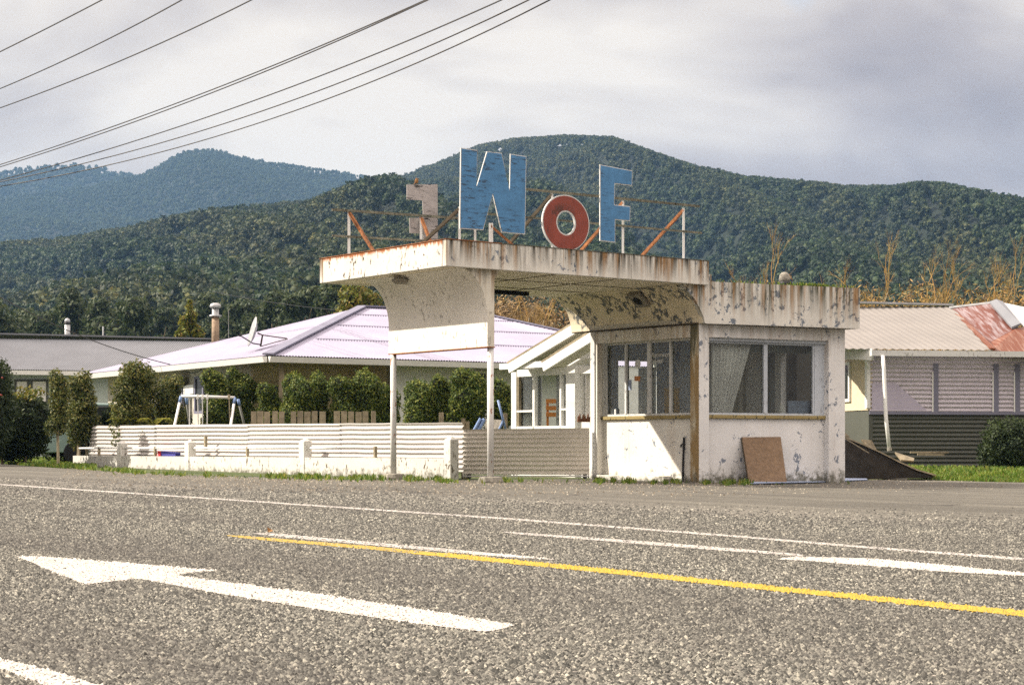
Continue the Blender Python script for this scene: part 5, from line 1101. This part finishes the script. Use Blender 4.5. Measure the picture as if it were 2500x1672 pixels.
mb = MB(); lf = GP(658, 1300); vs = [lf + V(-.012, 0, .003), lf + V(.006, -.01, .006), lf + V(.022, 0, .012), lf + V(.008, .012, .02), lf + V(-.014, .01, .034)]; mb.add(vs, [(0, 1, 2, 3), (0, 3, 4)]); tag(mb.build('dead_leaf', plain('brown_dead_leaf', (.28, .15, .06), .8)), 'curled brown leaf standing by the tip of the white line', 'leaf')

# ------------------------------------------------------------------ trees behind the houses
def crown_tree(name, label, cat, px, ytop, Y, w, m, seed, group=None, leaf=.16, ybot=None, conic=False, nbl=None):
    rng = np.random.default_rng(seed); x = PX(px, Y); wd = w / F * Y; zt = P(0, ytop, Y).z; zb = P(0, ybot, Y).z if ybot else zt - wd * 1.5; zb = max(zb, .8)
    o = thing(name, V(x, Y, gz(x)), label, cat, group); hgt = zt - zb; blobs = []; nb = nbl or 16
    for i in range(nb):
        v = (i + .5) / nb; rr = wd * rng.uniform(.15, .26) * ((1.15 - .85 * v) if conic else 1); an = rng.uniform(0, 2 * math.pi)
        env = (1 - v) if conic else math.sin(math.pi * min(.97, .18 + v * .72)); q = (wd / 2 - rr * .6) * env * rng.uniform(.5, 1)
        blobs.append(((x + math.cos(an) * q, Y + math.sin(an) * q, zb + rr * .6 + v * (hgt - rr * 1.5)), (rr, rr, rr * rng.uniform(.8, 1.1) * (1.5 if conic else 1))))
    area = sum(4 * math.pi * b[1][0] * b[1][2] for b in blobs); vs, q = leafcloud(rng, blobs, int(min(26000, area / leaf ** 2 * 1.0)), leaf, shell=.4)
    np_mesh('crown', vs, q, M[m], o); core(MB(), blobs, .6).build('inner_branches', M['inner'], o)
    mb = MB(); mb.tube([V(x, Y, -.5), V(x + .1, Y, zb), V(x, Y, zb + hgt * .6)], [wd * .05, wd * .04, wd * .015], 7)
    for k in range(5): an = k * 1.3; mb.tube([V(x, Y, zb + hgt * .1 * k), V(x + math.cos(an) * wd * .3, Y + math.sin(an) * wd * .3, zb + hgt * (.2 + .12 * k))], [wd * .02, wd * .006], 5)
    mb.build('trunk', M['bark'], o); return o
crown_tree('round_tree', 'round golden green tree behind the lilac roof ridge under the canopy', 'tree', 872, 692, 78, 150, 'golden', 70, leaf=.09, nbl=22)
crown_tree('conical_tree', 'bright yellow green conical tree behind the grey roof left of the tall flue', 'tree', 462, 728, 85, 75, 'golden', 71, leaf=.10, conic=True, ybot=840)
GT = 'bush trees behind the grey roofed house'
TL = ((-20, 712, 260, 'leftmost rounded tree behind the grey roof at the photo edge'), (55, 742, 180, 'dark rounded tree behind the grey roof left of the short metal flue'), (120, 745, 150, 'tree directly behind the short metal flue'), (182, 698, 150, 'dark topped tree rising right of the short metal flue'), (250, 725, 150, 'tree standing right of the dark topped tree'), (322, 716, 130, 'pale leaved tree behind the middle of the grey roof'), (395, 742, 120, 'low tree left of the yellow green conical tree'),
      (520, 712, 140, 'tree behind the tall brown flue'), (590, 722, 150, 'tree behind the satellite dish'), (665, 700, 150, 'wide tree above the left slope of the lilac roof'), (745, 690, 140, 'tree left of the round golden tree'), (820, 672, 120, 'tree just behind the left edge of the round golden tree'))
for i, (px, yt, w, lab) in enumerate(TL): crown_tree('bush_tree', lab, 'tree', px, yt, 150 + (i * 37) % 45, w, 'bushtree', 80 + i, GT, leaf=.22)
# bare winter trees
def bare_proto(seed, m, hgt=7., spread=.5):
    rng = random.Random(seed); o = thing('bare_tree', V(0, 0, 0), 'x', 'tree'); tw = MB(); tk = MB()
    def grow(p, d, ln, r, dep):
        q = p + d * ln; (tk if dep < 2 else tw).tube([p, (p + q) / 2 + V(rng.uniform(-.06, .06) * ln, rng.uniform(-.06, .06) * ln, 0), q], [r * .6, r * .5, r * .34], 4 if dep else 6, caps=False)
        if dep >= 5: return
        for k in range(3 if dep else 5):
            f = rng.uniform(.35, 1) if dep else (.3 + .17 * k); s = d.orthogonal().normalized(); s2 = d.cross(s); a = rng.uniform(0, 6.28)
            nd = (d + (s * math.cos(a) + s2 * math.sin(a)) * rng.uniform(.35, .8) * (spread + .3) + UP * .18).normalized(); grow(p + d * ln * f, nd, ln * rng.uniform(.5, .68) * (1 if dep else .72), r * .5, dep + 1)
    grow(V(0, 0, 0), V(rng.uniform(-.06, .06), 0, 1).normalized(), hgt * .62, .11, 0)
    tk.build('trunk', M['palebark'], o); tw.build('twigs', m, o); return o
protos = [bare_proto(1, M['twigy'], 7.5, .45), bare_proto(2, M['twig'], 6.5, .55), bare_proto(4, M['twigy'], 6.5, .7)]
BT = [(1768, 688, 1, 90, 'bare twiggy tree showing above the left end of the kiosk parapet'), (1800, 640, 1, 92, 'reddish bare tree above the parapet left of the round flue'), (1836, 648, 0, 95, 'thin bare tree left of the round flue on the kiosk'), (1880, 664, 1, 95, 'low bare tree just left of the round flue'), (1995, 672, 1, 92, 'reddish bare tree above the roof grass of the kiosk'), (2052, 690, 2, 88, 'low bare tree behind the right end of the kiosk parapet'), (2133, 655, 0, 85, 'pale trunked bare tree right of the kiosk above the grey roof'),
      (2185, 700, 1, 85, 'small reddish bare tree above the grey roof'), (2228, 672, 2, 84, 'orange bare tree above the middle of the pale roof'), (2262, 668, 0, 86, 'thin upright bare tree next to the orange one'), (2330, 694, 2, 84, 'yellow bare tree left of the rusty roof section'), (2362, 690, 2, 86, 'wide yellow bare tree above the rusty roof'), (2424, 672, 0, 86, 'thin bare tree behind the peak of the rusty roof'), (2478, 694, 2, 85, 'yellow bare tree at the right edge above the white roof face'),
      (1232, 722, 1, 70, 'brown bare tree seen under the canopy beside the bracket'), (1262, 726, 2, 72, 'brown bare tree seen through the canopy opening at left'), (1292, 728, 1, 70, 'brown bare tree in the middle of the canopy opening'), (1322, 738, 2, 72, 'brown bare tree beside the curved soffit in the canopy opening'), (1347, 745, 1, 70, 'brown bare tree half hidden by the curved soffit')]
used = set()
for i, (px, yt, k, Y, lab) in enumerate(BT):
    pr = protos[k]; o = pr if k not in used else copy_tree(pr); used.add(k)
    x = PX(px, Y); hg = P(0, yt, Y).z - gz(x); o.location = (x, Y, gz(x)); s = hg / (7.3, 6.4, 6.4)[k]; o.scale = (s * 1.0, s, s); o.rotation_euler = (0, 0, i * 1.9); tag(o, lab, 'tree', 'bare winter trees behind the roofs')
# low scrub masses behind the right roofs
def scrub(x0, x1, ytop, Y, n, m, nm, label, seed, leaf=.14, ybot=None):
    rng = np.random.default_rng(seed); blobs = []
    for k in range(n):
        px = rng.uniform(x0, x1); rr = rng.uniform(.9, 1.8); Yk = Y + rng.uniform(-3, 6); zt = P(0, ytop + rng.uniform(0, 35), Yk).z; blobs.append(((PX(px, Yk), Yk, zt - rr), (rr, rr, rr * 1.6)))
        blobs.append(((PX(px, Yk), Yk, max(1, zt - rr * 3)), (rr * 1.2, rr * 1.2, rr * 2)))
    vs, q = leafcloud(rng, blobs, n * 1500, leaf, shell=.7, aspect=.22); return tag(np_mesh(nm, vs, q, M[m]), label, 'scrub', kind='stuff')
scrub(1740, 2560, 715, 98, 34, 'twigy', 'yellow_scrub', 'yellow brown winter scrub behind the roofs at the right', 7)
scrub(1205, 1380, 745, 80, 16, 'twig', 'brown_scrub', 'brown winter scrub seen through the canopy opening', 8)

# ------------------------------------------------------------------ hills and forest
def interp(pts): xs, ys = zip(*pts); return lambda x: float(np.interp(x, xs, ys))
def smooth_noise(seed, n=6):
    r = random.Random(seed); ks = [(r.uniform(.4, 1.6) * (1.7 ** i), r.uniform(.4, 1.6) * (1.7 ** i), r.uniform(0, 6.28), .62 ** i) for i in range(n)]
    return lambda x, y: sum(a * math.sin(kx * x + ky * y + ph) for kx, ky, ph, a in ks) / 2
def ridge(nm, sil, D, Yb, zb, p, label, seed, rough_, crown, spacing, tintf, nx=120, ny=40, treeh=5.):
    treeh = crown * .8; s = interp(sil); x0, x1 = sil[0][0], sil[-1][0]; nz = smooth_noise(seed, 4); cols = []
    rows = [i / ny for i in range(ny + 1)] + [1.06, 1.15, 1.3]
    def hz(px, v):
        Zr = (YH - s(px)) / F * D + H0 - treeh
        Y = Yb + (D - Yb) * v; x = PX(px, Y)
        if v <= 1: z = zb + (Zr - zb) * (v ** p) + nz(px / 160., v * 6) * rough_ * math.sin(math.pi * min(1, v)) ** 1.5 * (Zr * .17)
        else: z = Zr - (v - 1) * Zr * 1.6
        z = min(z, H0 + (YH - s(px)) / F * Y - treeh * (1 if v < 1.01 else 1.5))
        return x, Y, z
    vs = [hz(x0 + (x1 - x0) * i / nx, v) for v in rows for i in range(nx + 1)]; n = nx + 1
    fs = [(j * n + i, j * n + i + 1, (j + 1) * n + i + 1, (j + 1) * n + i) for j in range(len(rows) - 1) for i in range(nx)]
    tag(MB().add([(a, b, c - crown * .8) for a, b, c in vs], fs).build(nm, M['hillsoil'], smooth=True), label, 'hill', kind='structure')
    rng = np.random.default_rng(seed); pts = []; tn = []; sc_ = []
    ar = (D - Yb) * ((D + Yb) / 2) * (x1 - x0) / F; N = int(ar / spacing ** 2)
    vv = np.sqrt(rng.uniform((Yb / D) ** 2, 1, N)); Yv = vv * D; pv = rng.uniform(x0, x1, N)
    for Yk, px in zip(Yv, pv):
        v = (Yk - Yb) / (D - Yb); x, Y, z = hz(px, min(1, v)); pts.append((x, Y, z + crown * .1)); tn.append(tintf(px, v, z)); sc_.append(crown * rng.uniform(.7, 1.35))
    return pts, tn, sc_, rng.uniform(0, 6.28, N)
fl1 = []
def crown_proto(seed, n=190):
    rng = np.random.default_rng(seed); blobs = []
    for i in range(7):
        a = rng.uniform(0, 6.28); q = rng.uniform(.1, .34); blobs.append(((math.cos(a) * q, math.sin(a) * q, rng.uniform(.05, .5)), (rng.uniform(.2, .32),) * 2 + (rng.uniform(.2, .34),)))
    vs, qd_ = leafcloud(rng, blobs, n, .085, shell=.25, aspect=.8, up=.3)
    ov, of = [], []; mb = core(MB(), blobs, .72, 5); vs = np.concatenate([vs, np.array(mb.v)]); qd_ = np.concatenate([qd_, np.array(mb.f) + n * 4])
    me = np_mesh('crown_shape', vs, qd_, M['hill'], 'hidden'); return me
CROWNS = bpy.data.collections.new('crown_shapes')
for k in range(4): CROWNS.objects.link(crown_proto(300 + k))
def forest(nm, data, label):
    pts, tn, sc_, rot = data; me = bpy.data.meshes.new(nm); me.vertices.add(len(pts)); me.vertices.foreach_set('co', np.array(pts, np.float32).ravel())
    for k, arr in (('tint', tn), ('sz', sc_), ('ang', rot)):
        at = me.attributes.new(k, 'FLOAT', 'POINT'); at.data.foreach_set('value', np.array(arr, np.float32))
    o = bpy.data.objects.new(nm, me); COL.objects.link(o); tag(o, label, 'forest', kind='stuff')
    ng = bpy.data.node_groups.new(nm, 'GeometryNodeTree'); ng.interface.new_socket('Geometry', in_out='INPUT', socket_type='NodeSocketGeometry'); ng.interface.new_socket('Geometry', in_out='OUTPUT', socket_type='NodeSocketGeometry')
    A = ng.nodes.new; gi, go = A('NodeGroupInput'), A('NodeGroupOutput'); ip = A('GeometryNodeInstanceOnPoints'); ci_ = A('GeometryNodeCollectionInfo'); ci_.inputs[0].default_value = CROWNS; ci_.inputs['Separate Children'].default_value = True; ci_.inputs['Reset Children'].default_value = True
    m2p = A('GeometryNodeMeshToPoints'); L = ng.links.new; L(gi.outputs[0], m2p.inputs[0]); L(m2p.outputs[0], ip.inputs['Points']); L(ci_.outputs[0], ip.inputs['Instance']); ip.inputs['Pick Instance'].default_value = True
    def na(nme): n = A('GeometryNodeInputNamedAttribute'); n.data_type = 'FLOAT'; n.inputs[0].default_value = nme; return n.outputs[0]
    cx1 = A('ShaderNodeCombineXYZ'); L(na('ang'), cx1.inputs[2]); e2r = A('FunctionNodeEulerToRotation'); L(cx1.outputs[0], e2r.inputs[0]); L(e2r.outputs[0], ip.inputs['Rotation'])
    cx2 = A('ShaderNodeCombineXYZ'); s1 = na('sz'); L(s1, cx2.inputs[0]); L(s1, cx2.inputs[1]); L(s1, cx2.inputs[2]); L(cx2.outputs[0], ip.inputs['Scale']); L(ip.outputs[0], go.inputs[0])
    md = o.modifiers.new('forest', 'NODES'); md.node_group = ng; return o
tz1 = smooth_noise(91); tz2 = smooth_noise(92)
def tint_main(px, v, z): return max(0, min(1, .10 + .8 * max(0, v - .4) + .6 * tz1(px / 130., v * 7) - (.25 if px > 1550 and v < .55 else 0)))
def tint_low(px, v, z): return max(0, min(1, .12 + .5 * tz2(px / 90., v * 9)))
S2 = [(-500, 420), (-200, 415), (0, 412), (60, 407), (120, 400), (200, 396), (235, 403), (300, 418), (345, 425), (420, 470), (600, 560)]
S1 = [(-600, 640), (-300, 540), (0, 480), (200, 455), (300, 432), (345, 423), (400, 394), (440, 371), (480, 361), (530, 364), (580, 380), (700, 400), (800, 413), (870, 421), (925, 436), (1000, 470), (1200, 560)]
S3 = [(560, 560), (750, 500), (860, 455), (925, 436), (985, 430), (1030, 411), (1100, 385), (1170, 357), (1258, 341), (1386, 334), (1493, 338), (1568, 365), (1640, 392), (1706, 411), (1813, 434), (1973, 448), (2060, 457), (2186, 459), (2240, 450), (2304, 453), (2400, 475), (2500, 491), (2700, 530), (3000, 560)]
S4 = [(-500, 610), (0, 593), (160, 582), (320, 556), (395, 538), (533, 513), (683, 497), (850, 482), (960, 478), (1100, 500), (1300, 560), (1500, 640)]
S5 = [(-500, 760), (0, 738), (130, 705), (270, 668), (400, 652), (500, 641), (640, 628), (740, 615), (900, 590), (1100, 600), (1300, 640), (1500, 690), (1800, 715), (2600, 700), (3000, 690)]
d2 = ridge('far_hill', S2, 2800, 2000, 60, .9, 'farthest hill at left with its top in cloud', 1, .4, 6.5, 7.5, lambda *a: .1)
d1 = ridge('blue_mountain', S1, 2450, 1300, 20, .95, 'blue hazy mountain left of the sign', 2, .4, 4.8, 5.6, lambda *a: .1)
d3 = ridge('main_hill', S3, 1450, 330, 22, 1.05, 'big forested hill rising behind the kiosk', 3, 1.1, 4.4, 4.1, tint_main, 200, 60)
d4 = ridge('middle_ridge', S4, 900, 330, 12, .95, 'green forested ridge in the middle distance at left', 4, 1.0, 4.6, 4.0, tint_low, 140, 50)
d5 = ridge('low_ridge', S5, 420, 190, 2, 1.1, 'low forested rise right behind the houses', 5, .7, 5, 3.9, tint_low, 140, 30)
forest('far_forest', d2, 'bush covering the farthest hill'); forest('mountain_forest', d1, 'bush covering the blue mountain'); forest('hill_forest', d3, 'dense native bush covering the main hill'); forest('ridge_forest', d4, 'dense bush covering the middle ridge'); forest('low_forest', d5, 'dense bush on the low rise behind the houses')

# ------------------------------------------------------------------ power lines
GW = 'power lines crossing the sky'
def wire(pts, Z, r, label, grp=GW, nm='power_line'):
    mb = MB(); pp = []
    for px, py in pts: Y = (Z - H0) * F / (YH - py); pp.append(P(px, py, Y))
    a, b = pp[0], pp[-1]; path = [a + (a - pp[1])] ; 
    fine = []
    for i in range(len(pts) - 1):
        for k in range(6): u = k / 6; px, py = pts[i][0] * (1 - u) + pts[i + 1][0] * u, 0; fine.append((px, u, i))
    xs = np.array([p[0] for p in pts], float); ys = np.array([p[1] for p in pts], float); cf = np.polyfit(xs, ys, min(2, len(pts) - 1))
    xx = np.linspace(xs.min() - 150, xs.max() + 260, 40); path = []
    for x in xx: y = float(np.polyval(cf, x)); path.append(P(x, y, (Z - H0) * F / (YH - y)))
    mb.tube(path, r, 5); return tag(mb.build(nm, plain('dark_cable', (.045, .042, .04), .6, var=.1, bump=0)), label, 'power line', grp)
wire([(0, 127), (130, 62), (250, 0)], 9, .013, 'short wire across the top left corner of the sky, highest of all')
wire([(0, 217), (230, 113), (445, 0)], 9, .013, 'second wire from the top left corner')
wire([(0, 264), (320, 138), (615, 0)], 8.8, .013, 'third wire from the top left corner')
wire([(0, 402), (405, 264), (650, 165), (800, 106), (1041, 0)], 8.4, .013, 'upper wire of the close pair in the middle of the sky')
wire([(0, 408), (405, 270), (650, 173), (800, 112), (1043, 1)], 8.3, .013, 'lower wire of the close pair in the middle of the sky')
wire([(0, 440), (330, 345), (666, 229), (1000, 98), (1226, 0)], 8., .013, 'upper wire of the lowest three')
wire([(0, 447), (330, 360), (693, 261), (1000, 130), (1293, 0)], 7.9, .013, 'middle wire of the lowest three')
wire([(0, 456), (330, 385), (720, 277), (1000, 157), (1346, 0)], 7.8, .013, 'lowest of the long wires across the sky')
def cable(a, b, sag, r, label):
    mb = MB(); mb.tube([a.lerp(b, k / 16) - UP * sag * 4 * (k / 16) * (1 - k / 16) for k in range(17)], r, 5); return tag(mb.build('service_cable', M['black']), label, 'cable')
cable(P(-60, 690, 48), P(431, 893, 47.), .25, .012, 'thin black cable dropping to the left eave of the lilac house')
cable(P(431, 893, 47.), P(492, 903, 46.), .12, .01, 'short slack cable looped under the lilac eave')
cable(P(520, 712, 120), P(930, 765, 100), .2, .016, 'faint pale cable in front of the trees above the lilac roof')

# ------------------------------------------------------------------ haze
hz_ = MB(); hz_.box((0, 1430, 234), 4200, 3100, 474); ho = hz_.build('haze', None)
hm = bpy.data.materials.new('haze_air'); hm.use_nodes = True; t = NT(hm.node_tree); t.n.clear(); pvn = t.a('ShaderNodeVolumePrincipled')
pvn.inputs['Color'].default_value = (.30, .55, .92, 1); pvn.inputs['Density'].default_value = .00013; pvn.inputs['Anisotropy'].default_value = .0
t.link(pvn.outputs[0], t.a('ShaderNodeOutputMaterial').inputs['Volume']); ho.data.materials.clear(); ho.data.materials.append(hm)
tag(ho, 'thin blue air between the road and the hills', 'haze', kind='stuff')
